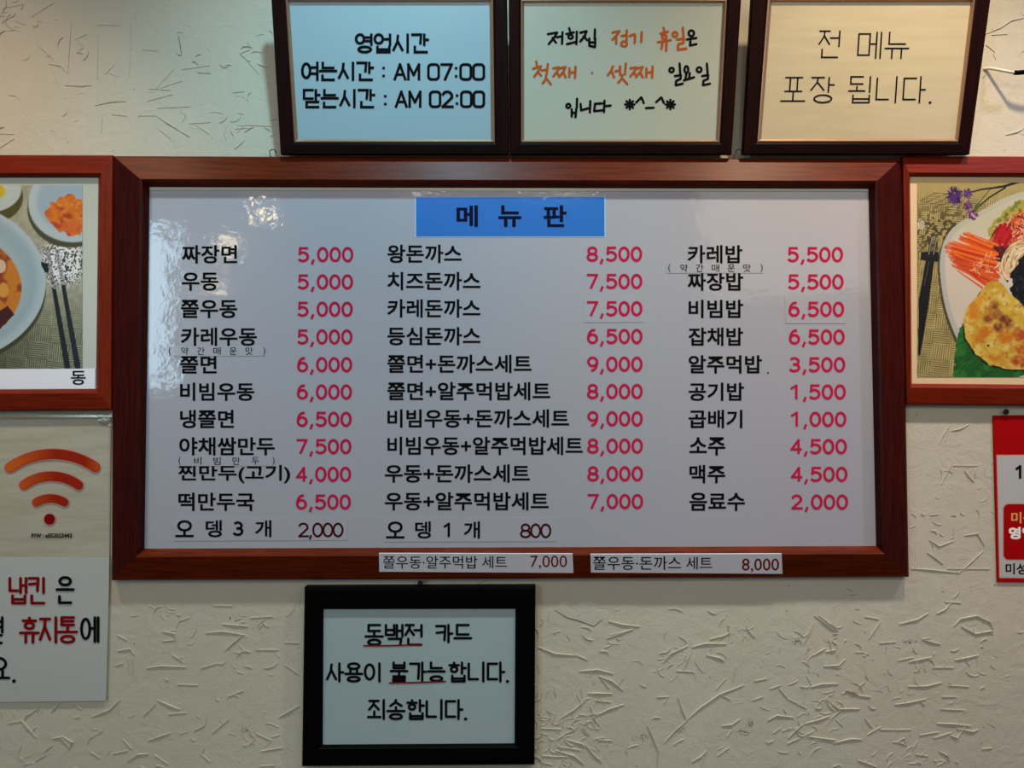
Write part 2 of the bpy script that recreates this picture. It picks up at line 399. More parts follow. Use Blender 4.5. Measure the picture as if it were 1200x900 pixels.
# straw pressed under the wall paint: real low ridges
rng = random.Random(7)
class Ridge:
    def __init__(s): s.v, s.f = [], []
    def add(s, pts, wd, h, taper=True, y0=-.0):
        """pts layout px polyline, wd px, h metres"""
        n = len(pts); b = len(s.v)
        for i, (x, y) in enumerate(pts):
            a = pts[max(i-1, 0)]; c = pts[min(i+1, n-1)]
            dx, dy = c[0]-a[0], c[1]-a[1]; l = math.hypot(dx, dy) or 1
            k = 1. if not taper else (.6 if i in (0, n-1) else 1.)
            nx, ny = -dy/l*wd/2*k, dx/l*wd/2*k
            for q, hh in ((-.52, -.0002), (-.34, h*k*2.0), (.34, h*k*2.0), (.52, -.0002)):
                p = T(x+nx*q, y+ny*q, 0); s.v.append((p.x, -hh+y0, p.z))
        for i in range(n-1):
            for j in range(3):
                a = b+i*4+j; s.f.append((a, a+1, a+5, a+4))
        s.f.append((b, b+1, b+2, b+3)); s.f.append((b+(n-1)*4+3, b+(n-1)*4+2, b+(n-1)*4+1, b+(n-1)*4))
R = Ridge(); RD = Ridge(); RB = Ridge()
def fibre(x, y, a, l, wd, h, bend=.0, n=4, r=None, tp=True):
    pts = []
    for i in range(n+1):
        t = i/n-.5; pts.append((x+math.cos(a)*l*t - math.sin(a)*bend*l*(t*t*4-1)+rng.uniform(-.4, .4), y+math.sin(a)*l*t+math.cos(a)*bend*l*(t*t*4-1)+rng.uniform(-.4, .4)))
    (r or R).add(pts, wd, h, tp)
# the marks that stand out in the photograph
def line(*pts, wd=2.2, h=.0011, r=None): (r or R).add(list(pts), wd, h)
def crop_lines(ox, oy, k, L, **kw):
    for pts in L: line(*[(ox+x/k, oy+y/k) for x, y in pts], **kw)
crop_lines(560, 700, 3.53, [
 [(535, 168), (590, 148), (645, 130)], [(540, 98), (600, 112), (670, 120)], [(850, 300), (868, 255), (882, 222)],
 [(820, 303), (895, 308)], [(885, 205), (940, 190), (1030, 192)], [(870, 500), (920, 455), (1000, 400), (1100, 362)],
 [(770, 600), (810, 555), (868, 505)], [(828, 412), (845, 465), (865, 508)], [(455, 396), (505, 396), (556, 398)],
 [(485, 425), (550, 432)], [(350, 495), (400, 462), (448, 422)], [(485, 490), (540, 462), (605, 442)], [(262, 541), (345, 545)],
 [(265, 655), (370, 660)], [(370, 588), (430, 605), (445, 618)], [(445, 608), (480, 650), (512, 680)], [(320, 632), (400, 655), (440, 690)],
 [(430, 540), (455, 572)], [(435, 535), (462, 568)], [(505, 330), (545, 378)], [(500, 325), (555, 345), (600, 385)], [(400, 235), (455, 258)],
 [(250, 205), (320, 232), (405, 240)], [(475, 495), (505, 530)], [(495, 588), (556, 592)], [(700, 525), (725, 580), (748, 640)], [(745, 640), (742, 700)],
 [(1065, 285), (1055, 350)], [(985, 380), (1025, 335)], [(960, 172), (1010, 160), (1045, 145)], [(1010, 405), (1045, 422)],
 [(1010, 530), (1050, 525), (1085, 502)], [(1030, 575), (1050, 548)], [(920, 700), (948, 635)], [(885, 680), (925, 655), (948, 632)],
 [(990, 655), (1040, 620)], [(765, 270), (800, 230), (870, 200)], [(945, 238), (1000, 250), (1020, 265)], [(1145, 345), (1198, 335)], [(1135, 425), (1180, 410)],
 [(545, 155), (640, 132)], [(330, 615), (425, 632)], [(740, 412), (790, 410)], [(770, 440), (785, 412)], [(420, 305), (495, 298), (560, 315)], [(600, 330), (580, 365)],
])
crop_lines(900, 680, 4.0, [
 [(218, 165), (270, 205), (320, 245)], [(235, 162), (290, 205), (330, 240)], [(165, 300), (190, 250), (212, 198)], [(175, 345), (195, 290)], [(210, 352), (255, 325), (270, 318)],
 [(270, 335), (315, 325), (325, 300), (300, 285)], [(470, 275), (500, 230), (528, 190)], [(455, 170), (520, 182)], [(522, 293), (600, 288)], [(615, 205), (700, 182), (752, 152)],
 [(720, 275), (765, 288), (808, 300)], [(720, 275), (760, 268)], [(660, 382), (720, 368), (765, 360)], [(880, 372), (930, 362), (988, 350)], [(770, 408), (870, 408)],
 [(260, 402), (330, 398), (362, 370)], [(200, 500), (250, 485), (330, 484)], [(655, 497), (740, 495), (815, 478)], [(845, 492), (940, 498)], [(815, 545), (885, 545)], [(595, 582), (660, 572), (740, 555)],
 [(810, 603), (925, 608)], [(300, 578), (330, 602), (430, 602)], [(290, 650), (345, 605)], [(175, 670), (240, 652), (290, 635)], [(95, 738), (130, 700), (165, 672)],
 [(90, 765), (150, 738)], [(190, 732), (300, 745), (320, 748)], [(305, 762), (385, 742), (440, 745)], [(465, 722), (530, 685)], [(525, 698), (590, 700)], [(595, 700), (670, 698)],
 [(710, 725), (800, 710)], [(780, 738), (860, 712)], [(850, 725), (885, 738), (925, 680)], [(885, 695), (960, 708), (985, 698)], [(790, 670), (870, 672), (950, 682)],
 [(10, 508), (60, 490)], [(50, 505), (95, 558)], [(100, 558), (180, 600)], [(0, 655), (40, 632), (120, 642)], [(25, 715), (60, 690)], [(420, 842), (480, 862), (510, 875)],
 [(830, 100), (905, 105)], [(870, 80), (895, 55)], [(790, 155), (830, 135), (860, 100)], [(870, 215), (900, 180), (975, 165), (1040, 195), (1055, 235), (970, 250), (905, 215)], [(1000, 240), (1055, 250)],
 [(690, 815), (750, 822)], [(800, 800), (840, 820), (850, 850)], [(700, 850), (720, 858)], [(1000, 790), (1050, 785)], [(610, 375), (680, 360)],
])
crop_lines(0, 820, 3.333, [
 [(80, 75), (110, 108), (145, 148)], [(30, 92), (85, 82)], [(95, 75), (145, 35)], [(205, 150), (240, 145), (275, 190)], [(240, 140), (285, 165), (270, 195)], [(170, 205), (205, 178)], [(140, 238), (180, 215)],
 [(370, 62), (430, 38), (470, 0)], [(360, 65), (420, 50)], [(560, 65), (610, 15)], [(580, 158), (625, 142), (668, 128)], [(480, 152), (515, 190)], [(440, 210), (500, 198)], [(498, 240), (540, 212), (580, 210)],
 [(605, 215), (655, 250)], [(355, 203), (390, 225)], [(660, 55), (728, 50)], [(615, 0), (660, 20), (705, 38)], [(760, 120), (800, 100)], [(830, 130), (895, 75)], [(1090, 68), (1130, 45), (1168, 22)],
 [(1000, 130), (1060, 158)], [(1020, 200), (1105, 186)], [(1015, 258), (1075, 255)], [(280, 15), (320, 35)], [(290, 68), (312, 66)], [(785, 210), (820, 240)], [(610, 255), (640, 262)],
])
crop_lines(120, 640, 3.4625, [
 [(485, 315), (540, 320), (590, 325)], [(420, 352), (490, 345), (578, 360)], [(500, 422), (540, 385), (568, 362)], [(305, 560), (390, 563)], [(510, 610), (572, 585)], [(245, 345), (295, 355), (300, 385)],
 [(245, 385), (290, 380)], [(180, 495), (240, 485), (340, 490)], [(285, 440), (330, 470)], [(60, 425), (115, 415), (130, 440)], [(55, 485), (85, 475)], [(105, 455), (112, 520)], [(122, 455), (125, 520)],
 [(625, 420), (715, 420)], [(400, 495), (465, 475)], [(600, 290), (690, 285)], [(450, 240), (530, 242)], [(720, 690), (800, 648)], [(740, 390), (800, 392)], [(740, 480), (800, 520)], [(60, 360), (100, 380)],
])
crop_lines(0, 0, 3.0, [
 [(250, 80), (245, 160), (238, 260)], [(228, 300), (290, 303), (320, 300)], [(130, 155), (160, 182), (186, 207)], [(170, 225), (215, 232), (235, 255)], [(180, 238), (208, 300)],
 [(345, 125), (343, 280)], [(458, 190), (455, 270)], [(400, 230), (370, 262)], [(525, 312), (600, 318)], [(520, 355), (610, 332)], [(555, 305), (610, 245)], [(565, 310), (640, 285)],
 [(395, 402), (445, 408)], [(550, 408), (600, 440), (665, 480)], [(865, 440), (960, 444)], [(640, 245), (740, 230)], [(665, 435), (740, 430)], [(690, 440), (735, 470)], [(560, 455), (600, 488)], [(870, 215), (912, 262)],
 [(0, 470), (50, 472)], [(0, 520), (50, 488)], [(85, 15), (10, 30)], [(110, 60), (190, 10)], [(460, 80), (462, 180)], [(820, 325), (858, 322)], [(555, 380), (670, 375)], [(360, 405), (356, 470)],
 [(640, 430), (655, 405)], [(340, 88), (420, 90)], [(500, 175), (560, 180)],
], wd=1.6, h=.0007)
crop_lines(900, 480, 4.0, [
 [(800, 160), (825, 110), (850, 75)], [(830, 150), (850, 90)], [(860, 100), (900, 90), (940, 70)], [(810, 350), (835, 300), (860, 250)], [(865, 262), (985, 263)], [(755, 610), (800, 640), (870, 615)],
 [(745, 670), (790, 700), (820, 725)], [(900, 760), (950, 715), (1010, 660)], [(670, 745), (760, 750), (900, 765)], [(840, 745), (1040, 746)], [(920, 590), (980, 580), (1015, 640)], [(870, 555), (868, 600)], [(760, 495), (800, 490)],
], wd=1.8, h=.0009)
crop_lines(1130, 0, 4.74, [
 [(115, 190), (200, 155), (260, 115), (330, 100)], [(150, 195), (240, 190)], [(120, 250), (170, 290)], [(100, 430), (135, 400)], [(160, 300), (175, 330)], [(230, 750), (290, 735), (330, 715)],
], wd=1.8, h=.0009)
# the finer litter of straw between them
def free(x, y):
    return not (128 < x < 1068 and 180 < y < 682)
clusters = [(600+rng.uniform(0, 600), rng.uniform(720, 960), rng.uniform(10, 45)) for _ in range(24)]
clusters += [(rng.uniform(-100, 360), rng.uniform(700, 960), rng.uniform(10, 45)) for _ in range(22)]
clusters += [(640, 800, 30), (640, 840, 30), (650, 870, 25), (970, 755, 30), (760, 770, 30), (620, 880, 24), (690, 885, 24)]
clusters += [(rng.uniform(-100, 320), rng.uniform(-60, 175), rng.uniform(10, 40)) for _ in range(12)]
clusters += [(rng.uniform(1068, 1500), rng.uniform(480, 960), rng.uniform(10, 40)) for _ in range(14)]
clusters += [(rng.uniform(1145, 1500), rng.uniform(-80, 160), rng.uniform(10, 30)) for _ in range(8)]
for cx, cy, sp in clusters:
    a0 = rng.uniform(0, math.pi)
    for _ in range(rng.randint(6, 14)):
        x, y = rng.gauss(cx, sp), rng.gauss(cy, sp*.6)
        if not free(x, y): continue
        a = a0+rng.gauss(0, .7)
        fibre(x, y, a, rng.uniform(4, 18), rng.uniform(.8, 1.9), rng.uniform(.0003, .0008), rng.uniform(-.25, .25))
for _ in range(600):
    x, y = rng.uniform(-250, 1450), rng.uniform(-150, 1050)
    if not free(x, y): continue
    fibre(x, y, rng.gauss(0, .6), rng.uniform(2, 11), rng.uniform(.6, 1.4), rng.uniform(.0002, .0005), rng.uniform(-.3, .3), n=3)
# dark slits and specks
for L in ([(195, 145), (206, 150), (222, 161)], [(209, 42), (211, 52), (213, 65)], [(111, 124), (130, 120), (148, 119)], [(163, 136), (184, 136)],
          [(993, 690), (999, 693)], [(995, 698), (1003, 697)], [(1002, 714), (1007, 715)], [(556, 686), (570, 680)], [(1074, 485), (1075, 489)],
          [(1060, 868), (1062, 876)], [(664, 745), (668, 752)], [(1003, 812), (998, 811)], [(630, 780), (632, 790)], [(650, 715), (665, 724), (680, 728), (696, 734), (706, 726)], [(1091, 773), (1093, 777)]):
    line(*L, wd=1.3, h=.0003, r=RD)
for cx, cy, sx, sy in ((753, 864, 8, 6), (793, 855, 8, 5), (872, 858, 9, 4), (880, 848, 4, 5), (288, 855, 9, 6), (1066, 752, 9, 2), (935, 752, 8, 5)):
    for _ in range(46):
        x, y = cx+rng.gauss(0, sx*.5), cy+rng.gauss(0, sy*.5)
        line((x, y), (x+rng.uniform(.4, .9), y+rng.uniform(-.4, .4)), wd=1.15, h=.0003, r=RD)
for _ in range(120):
    x, y = rng.uniform(-200, 1400), rng.uniform(-100, 1000)
    if free(x, y): line((x, y), (x+rng.uniform(.5, 2), y+rng.uniform(-1, 1)), wd=1.3, h=.0003, r=RD)
line((991, 810), (999, 812), (1006, 815), wd=2.6, h=.0011, r=RB)
line((1006, 815), (1020, 816.5), wd=2.6, h=.0014)
reg(mesh_obj('straw_fibres', R.v, R.f, M['straw'], wall, kind='stuff'))
reg(mesh_obj('dark_flecks', RD.v, RD.f, M['fleck'], wall, kind='stuff'))
reg(mesh_obj('bare_straw', RB.v, RB.f, M['straw_brown'], wall, label='short brown straw showing bare through the cream wall'))

# ------------------------------------------------------------------ big menu board
EDGE = .028
FB = Flat(0)
bo = [(133, 183), (1056, 186), (1065, 676), (131, 680)]
bi = [(175, 219), (1018, 221), (1027, 640), (169, 643)]
pos = T(598, 678, 0); board = thing('menu_board', 'large cherry wood framed white menu board with three price columns and blue heading', 'menu board', (pos.x, 0, pos.z))
rails(FB, bo, bi, [(0, EDGE-.016), (.04, EDGE-.013), (.5, EDGE-.0045), (.74, EDGE), (.8, EDGE-.0015), (.84, EDGE-.005), (1, .0135)], 0.0005, M['cherry_h'], M['cherry_v_shaded'], board)
PAN = Flat(.0125)
quad_sheet('board_panel', PAN, [(173, 217), (1020, 219), (1029, 642), (167, 645)], -.008, 0, M['panel'], board)
# narrow strip standing in for the gap shadow along the panel top
quad_sheet('gap_shadow_strip', PAN, [(175.5, 219.5), (1017.5, 221.5), (1017.5, 224.5), (175.5, 223)], 0.0001, .001, M['matboard'], board)
quad_sheet('banner_border', PAN, [(486, 230), (709.6, 229.8), (709.8, 278), (486.2, 278.2)], 0, .0004, M['banner_edge'], board)
ban = quad_sheet('header_banner', PAN, [(487.5, 231.4), (708.2, 231.2), (708.4, 276.6), (487.7, 276.8)], .0004, .0008, M['banner'], board)
for ch, x0, x1 in (('메', 535, 560), ('뉴', 584, 611), ('판', 637, 664)):
    put_text(PAN, ch, (x0, 240.5, x1, 266), M['ink_navy'], ban, e=.0012, bold=.03)
H = 21.5
def item(s, x0, x1, yc, m='ink', h=H, bold=.022, **kw):
    return put_text(PAN, s, (x0, yc-h/2, x1, yc+h/2), M[m], board, 'item_name', bold=bold, **kw)
def price(s, x0, x1, yc, m='ink_red', par=None, e=.0004):
    return put_digits(PAN, s, (x0, yc-8.6, x1, yc+9.2), 2.9, M[m], par or board, e=e)
rows = [298, 330, 362, 394.5, 427, 459, 491, 523, 555.5, 588]
def sticker(q, e1=.0005, m='sticker', name='paper_sticker'):
    return quad_sheet(name, PAN, q, 0, e1, M[m], board)
c1 = [('짜장면', 213, 278), ('우동', 213, 256), ('쫄우동', 212, 278), ('카레우동', 212, 301), ('쫄면', 211, 254), ('비빔우동', 211, 298),
      ('냉쫄면', 211, 274), ('야채쌈만두', 210, 322), ('찐만두(고기)', 209, 340), ('떡만두국', 209, 298)]
p1 = ['5,000', '5,000', '5,000', '5,000', '6,000', '6,000', '6,500', '7,500', '4,000', '6,500']
for (s, a, b), y, p in zip(c1, rows, p1):
    item(s, a, b, y); price(p, 349-(y-298)*.008, 414-(y-298)*.01, y)
c2 = [('왕돈까스', 454, 541), ('치즈돈까스', 454, 563), ('카레돈까스', 454, 563), ('등심돈까스', 454, 563), ('쫄면+돈까스세트', 454, 623),
      ('쫄면+알주먹밥세트', 454, 645), ('비빔우동+돈까스세트', 454, 667), ('비빔우동+알주먹밥세트', 454, 683), ('우동+돈까스세트', 451, 621), ('우동+알주먹밥세트', 451, 643)]
p2 = ['8,500', '7,500', '7,500', '6,500', '9,000', '8,000', '9,000', '8,000', '8,000', '7,000']
st2 = sticker([(684, 347.5), (752.5, 347), (754, 377.5), (684.5, 378)])
for i, ((s, a, b), y, p) in enumerate(zip(c2, rows, p2)):
    y -= .6; item(s, a, b, y)
    price(p, 687.5+(y-298)*.003, 752.5+(y-298)*.004, y, par=st2 if i == 2 else None, e=.0009 if i == 2 else .0004)
c3 = [('카레밥', 806, 870), ('짜장밥', 806, 871), ('비빔밥', 807, 871), ('잡채밥', 807, 871), ('알주먹밥', 807, 893), ('공기밥', 807, 872),
      ('곱배기', 807, 870), ('소주', 808, 850), ('맥주', 808, 850), ('음료수', 808, 873)]
p3 = ['5,500', '5,500', '6,500', '6,500', '3,500', '1,500', '1,000', '4,500', '4,500', '2,000']
st3 = sticker([(920, 347.5), (990.5, 347.3), (991.5, 379), (920.5, 379)])
for i, ((s, a, b), y, p) in enumerate(zip(c3, rows, p3)):
    item(s, a, b, y)
    off = 0
    price(p, 923+(y-298)*.015+off, 988+(y-298)*.02, y, par=st3 if i == 2 else None, e=.0009 if i == 2 else .0004)
ribbon([('dot', (900, 437), 1.0)], 1, PAN, .0004, M['ink'], board, 'dot_mark')
def spaced(s, x0, x1, yc, w, h, par, e=.0009, m='ink', bold=.0):
    n = len(s)
    for i, c in enumerate(s):
        if c in '()':
            cx = x0+1.5 if c == '(' else x1-1.5; put_text(PAN, c, (cx-1.2, yc-5, cx+1.2, yc+5), M[m], par, e=e, bold=bold); continue
        cx = x0+(x1-x0)*(i/(n-1)); put_text(PAN, c, (cx-w/2, yc-h/2, cx+w/2, yc+h/2), M[m], par, e=e, bold=bold)
for s, x0, x1, yc in (('(약간매운맛)', 197.5, 311, 411.3), ('(비빔만두)', 209, 322, 540), ('(약간매운맛)', 783, 894, 314)):
    sk = sticker([(x0-1.5, yc-5), (x1+1, yc-5.2), (x1+1, yc+6), (x0-1.5, yc+6)], .0005)
    spaced(s, x0, x1, yc, 8.6, 9, sk)
sk = sticker([(203, 606.5), (407, 606), (407.5, 633), (203, 634)])
for c, a, b in (('오', 205.5, 227), ('뎅', 241, 260), ('개', 299, 318)):
    put_text(PAN, c, (a, 609.5, b, 629.5), M['ink'], sk, e=.0009, bold=.02)
put_digits(PAN, '3', (273, 611, 285.5, 628), 2.8, M['ink'], sk, e=.0009)
put_digits(PAN, '2,000', (349.5, 612.5, 402.5, 629.5), 2.2, M['ink_wine'], sk, e=.0009, gap=.12, comma=.3)
sk = sticker([(450, 607), (651, 606.5), (652, 634.5), (450, 635)])
for c, a, b in (('오', 452.5, 474), ('뎅', 486.5, 505), ('개', 543.5, 562.5)):
    put_text(PAN, c, (a, 611, b, 631), M['ink'], sk, e=.0009, bold=.02)
put_digits(PAN, '1', (519, 612.5, 531, 629.5), 2.8, M['ink'], sk, e=.0009)
put_digits(PAN, '800', (609.5, 613.5, 646, 630.5), 2.2, M['ink_wine'], sk, e=.0009, gap=.12)
# two printed strips stuck on the lower rail
class Slope:
    def __call__(s, x, y, e=0.):
        return T(x, y, EDGE+.0006-max(y-650.5, -2)/27*.0128+e)
RAIL = Slope()
s1 = quad_sheet('price_strip', RAIL, [(444, 648.5), (671, 649), (672, 671.5), (444.5, 670)], -.001, .0006, M['strip'], board, label='white paper strip priced 7,000 on the lower rail')
put_text(RAIL, '쫄우동·알주먹밥', (449, 651.5, 559.5, 666.5), M['ink'], s1, e=.001, bold=.004)
put_text(RAIL, '세트', (565, 651.5, 594, 666), M['ink'], s1, e=.001, bold=.004)
put_text(RAIL, '7,000', (621.5, 651, 664.5, 667), M['ink_darkred'], s1, e=.001, bold=.0)
s2 = quad_sheet('price_strip', RAIL, [(692, 649.5), (916, 649), (917, 672.5), (692.5, 671)], -.001, .0006, M['strip'], board, label='white paper strip priced 8,000 on the lower rail')
put_text(RAIL, '쫄우동·돈까스', (695, 652, 798, 668), M['ink'], s2, e=.001, bold=.006)
put_text(RAIL, '세트', (804, 652.5, 834.5, 667.5), M['ink'], s2, e=.001, bold=.006)
put_text(RAIL, '8,000', (869.5, 654.5, 913, 671), M['ink_darkred'], s2, e=.001, bold=.005)

# ------------------------------------------------------------------ prints (painted dot by dot, flat)
class Canvas:
    def __init__(s, x0, y0, x1, y1, step, seed=1):
        s.nx = int((x1-x0)/step)+1; s.ny = int((y1-y0)/step)+1
        s.X, s.Y = np.meshgrid(np.linspace(x0, x1, s.nx), np.linspace(y0, y1, s.ny)); s.st = step
        s.C = np.zeros((s.ny, s.nx, 3)); s.r = np.random.RandomState(seed)
    def noise(s, sc, st=(1, 1), oct=1):
        out = 0
        for o in range(oct):
            k = sc/2**o; w, h = int((s.X.max()-s.X.min())*st[0]/k)+3, int((s.Y.max()-s.Y.min())*st[1]/k)+3
            g = s.r.rand(h, w); u = (s.X-s.X.min())*st[0]/k; v = (s.Y-s.Y.min())*st[1]/k
            i, j = u.astype(int), v.astype(int); fu, fv = u-i, v-j; fu = fu*fu*(3-2*fu); fv = fv*fv*(3-2*fv)
            out = out+((g[j, i]*(1-fu)+g[j, i+1]*fu)*(1-fv)+(g[j+1, i]*(1-fu)+g[j+1, i+1]*fu)*fv)/2**o
        return out/sum(.5**o for o in range(oct))
    def mix(s, a, c):
        a = np.clip(a, 0, 1)[..., None]; s.C = s.C*(1-a)+np.array(c, float)*a if np.ndim(c) == 1 else s.C*(1-a)+c*a
    def ell(s, cx, cy, rx, ry, rot=0., soft=1.):
        c, n = math.cos(rot), math.sin(rot); dx, dy = s.X-cx, s.Y-cy
        u, v = (dx*c+dy*n)/rx, (-dx*n+dy*c)/ry; return np.clip((1-np.sqrt(u*u+v*v))*min(rx, ry)/soft+.5, 0, 1)
    def poly(s, P, wob=0., wsc=6., smooth=0):
        for _ in range(smooth):
            Q = []
            for a, b in zip(P, P[1:]+P[:1]): Q += [(a[0]*.75+b[0]*.25, a[1]*.75+b[1]*.25), (a[0]*.25+b[0]*.75, a[1]*.25+b[1]*.75)]
            P = Q
        X, Y = s.X, s.Y
        if wob: X = X+(s.noise(wsc)-.5)*wob*2; Y = Y+(s.noise(wsc)-.5)*wob*2
        ins = np.zeros(X.shape, bool); n = len(P)
        for i in range(n):
            (xa, ya), (xb, yb) = P[i], P[(i+1) % n]
            if ya == yb: continue
            c = (ya > Y) != (yb > Y); ins ^= c & (X < (xb-xa)*(Y-ya)/(yb-ya)+xa)
        return ins.astype(float)
    def seg(s, pts, wd, wd2=None):
        a = np.zeros(s.X.shape); n = len(pts)-1; wd2 = wd if wd2 is None else wd2
        x0 = min(p[0] for p in pts)-wd-2; x1 = max(p[0] for p in pts)+wd+2; y0 = min(p[1] for p in pts)-wd-2; y1 = max(p[1] for p in pts)+wd+2
        j0 = max(np.searchsorted(s.X[0], x0)-1, 0); j1 = np.searchsorted(s.X[0], x1)+1; i0 = max(np.searchsorted(s.Y[:, 0], y0)-1, 0); i1 = np.searchsorted(s.Y[:, 0], y1)+1
        X, Y = s.X[i0:i1, j0:j1], s.Y[i0:i1, j0:j1]
        if X.size == 0: return a
        sub = a[i0:i1, j0:j1]
        for k in range(n):
            (xa, ya), (xb, yb) = pts[k], pts[k+1]; dx, dy = xb-xa, yb-ya; l = dx*dx+dy*dy+1e-9
            t = np.clip(((X-xa)*dx+(Y-ya)*dy)/l, 0, 1); w_ = wd+(wd2-wd)*(k+t)/n
            np.maximum(sub, np.clip((w_/2-np.hypot(X-xa-t*dx, Y-ya-t*dy))/.5+.5, 0, 1), out=sub)
        return a
    def stroke(s, pts, wd, c, wd2=None, al=1.): 
        a = s.seg(pts, wd, wd2)*al; m = a > 0; s.C[m] = s.C[m]*(1-a[m][:, None])+np.array(c, float)*a[m][:, None]
    def weave(s, c1, c2, per=2.6, blk=22.):
        u = (s.X*.97+s.Y*.1), (s.Y*.97-s.X*.1)
        ch = ((np.floor(u[0]/blk)+np.floor(u[1]/(blk*.8))) % 2) > .5
        st = np.where(ch, np.sin(u[1]*2*math.pi/per), np.sin(u[0]*2*math.pi/per))
        a = (st*.5+.5)**1.5; return np.array(c1)*(1-a[..., None])+np.array(c2)*a[..., None]
    def build(s, S, name, parent, e=.0006):
        me = bpy.data.meshes.new(name)
        # plane parallel to the wall: affine enough to map by corners
        xs, ys = s.X[0], s.Y[:, 0]
        V = np.zeros((s.ny, s.nx, 3))
        r0 = np.array([S(x, ys[0], e) for x in xs]); 
        for i, y in enumerate(ys):
            a, b = np.array(S(xs[0], y, e)), np.array(S(xs[-1], y, e))
            # projective spacing along a row is all but linear at this yaw
            t = (r0[:, 0]-r0[0, 0])/(r0[-1, 0]-r0[0, 0]); V[i] = a+(b-a)*t[:, None]
        idx = np.arange(s.nx*s.ny).reshape(s.ny, s.nx)
        f = np.stack([idx[1:, :-1], idx[1:, 1:], idx[:-1, 1:], idx[:-1, :-1]], -1).reshape(-1, 4)
        me.vertices.add(s.nx*s.ny); me.vertices.foreach_set('co', V.reshape(-1))
        me.loops.add(f.size); me.loops.foreach_set('vertex_index', f.reshape(-1).astype(np.int32))
        me.polygons.add(len(f)); me.polygons.foreach_set('loop_start', np.arange(0, f.size, 4, dtype=np.int32))
        me.update(calc_edges=True)
        c = np.clip(s.C*.9/255, 0, 1); lin = np.where(c <= .04045, c/12.92, ((c+.055)/1.055)**2.4)
        at = me.color_attributes.new('print', 'FLOAT_COLOR', 'POINT')
        at.data.foreach_set('color', np.concatenate([lin, np.ones(lin.shape[:2]+(1,))], -1).reshape(-1).astype(np.float32))
        me.materials.append(M['print'])
        o = bpy.data.objects.new(name, me); COL.objects.link(o); o.parent = parent; o.matrix_parent_inverse = Matrix.Translation(-world_loc(parent))
        return reg(o)

PE = .018
prof_photo = [(0, PE-.006), (.06, PE-.0045), (.8, PE), (.9, PE-.003), (1, PE-.008)]
# ---- left food photograph
pos = T(-30, 482, 0); lf = thing('framed_photo', 'red wood framed photo of a noodle soup bowl and chopsticks, left of menu board', 'picture frame', (pos.x, 0, pos.z))
rails(FB, [(-214, 181), (132.5, 182), (130.5, 480.5), (-214, 483)], [(-186, 208), (115.5, 208), (112.5, 456), (-186, 458)], prof_photo, .0005, M['red_h'], M['red_v'], lf)
PL = Flat(.009)
quad_sheet('mat_board', PL, [(-188, 206), (117, 206), (114.5, 458), (-188, 460)], -.006, 0, M['matboard'], lf)
c = Canvas(-180, 217, 96.5, 432, .62, 3)
c.C[:] = (172, 170, 146); c.mix(np.ones(c.X.shape)*np.clip((c.Y-340)/60, 0, 1), c.weave((84, 86, 58), (180, 182, 152), 2.4, 24))
c.mix(np.clip((c.Y-352)/40, 0, 1)*np.clip((62-c.X)/60, 0, 1)*.55, (70, 70, 44))
c.C *= (.93+.14*c.noise(5))[..., None]
glare = np.clip(1-np.hypot((c.X-74)/34, (c.Y-308)/34), 0, 1)*2.2  # glare patch painted into the print colours as light and dark speckle
c.mix(np.clip(glare, 0, 1), (np.where(c.noise(1.4) > .42, 238, 60)+20*c.r.rand(*c.X.shape))[..., None]*np.ones(3))
# small bowls with their sides
c.mix(c.ell(-9, 231, 36, 30), (86, 78, 26)); c.mix(c.ell(-14, 222, 39, 27), (196, 206, 200)); c.mix(c.ell(-20, 220, 28, 18), (205, 212, 205)); c.mix(c.ell(-8, 224, 14, 10, 0, 3), (214, 184, 30))
c.mix(c.ell(82, 244, 50, 46), (74, 72, 40)); c.mix(c.ell(86, 238, 53, 46, 0, 2), (192, 206, 210)); c.mix(c.ell(90, 236, 47, 38, 0, 5), (166, 188, 200))
kim = c.poly([(52, 254), (56, 240), (66, 234), (76, 229), (88, 230), (100, 236), (112, 262), (98, 274), (84, 277), (66, 268)], 2.5, 5, 1)
c.mix(kim, (222, 112, 8)); nz = c.noise(6, oct=3)
c.mix(kim*np.clip((nz-.5)*6, 0, .8), (232, 132, 20)); c.mix(kim*np.clip((.42-c.noise(9, oct=4))*6, 0, .8), (186, 54, 26)); c.mix(kim*np.clip((c.Y-262)/14, 0, .7)*(c.noise(4)>.4), (200, 60, 34)); c.mix(kim*np.clip((c.noise(3)-.6)*5, 0, .5), (244, 160, 50)); c.mix(c.ell(63, 252, 9, 9, 0, 4)*.7, (228, 122, 16)); c.mix(c.ell(84, 266, 10, 8, 0, 4)*.7, (224, 98, 20)); c.mix(kim*c.ell(80, 253, 5, 3, .3, 3)*.8, (160, 40, 20)); c.mix(kim*c.ell(66, 264, 6, 3, .5, 3)*.7, (170, 44, 22))
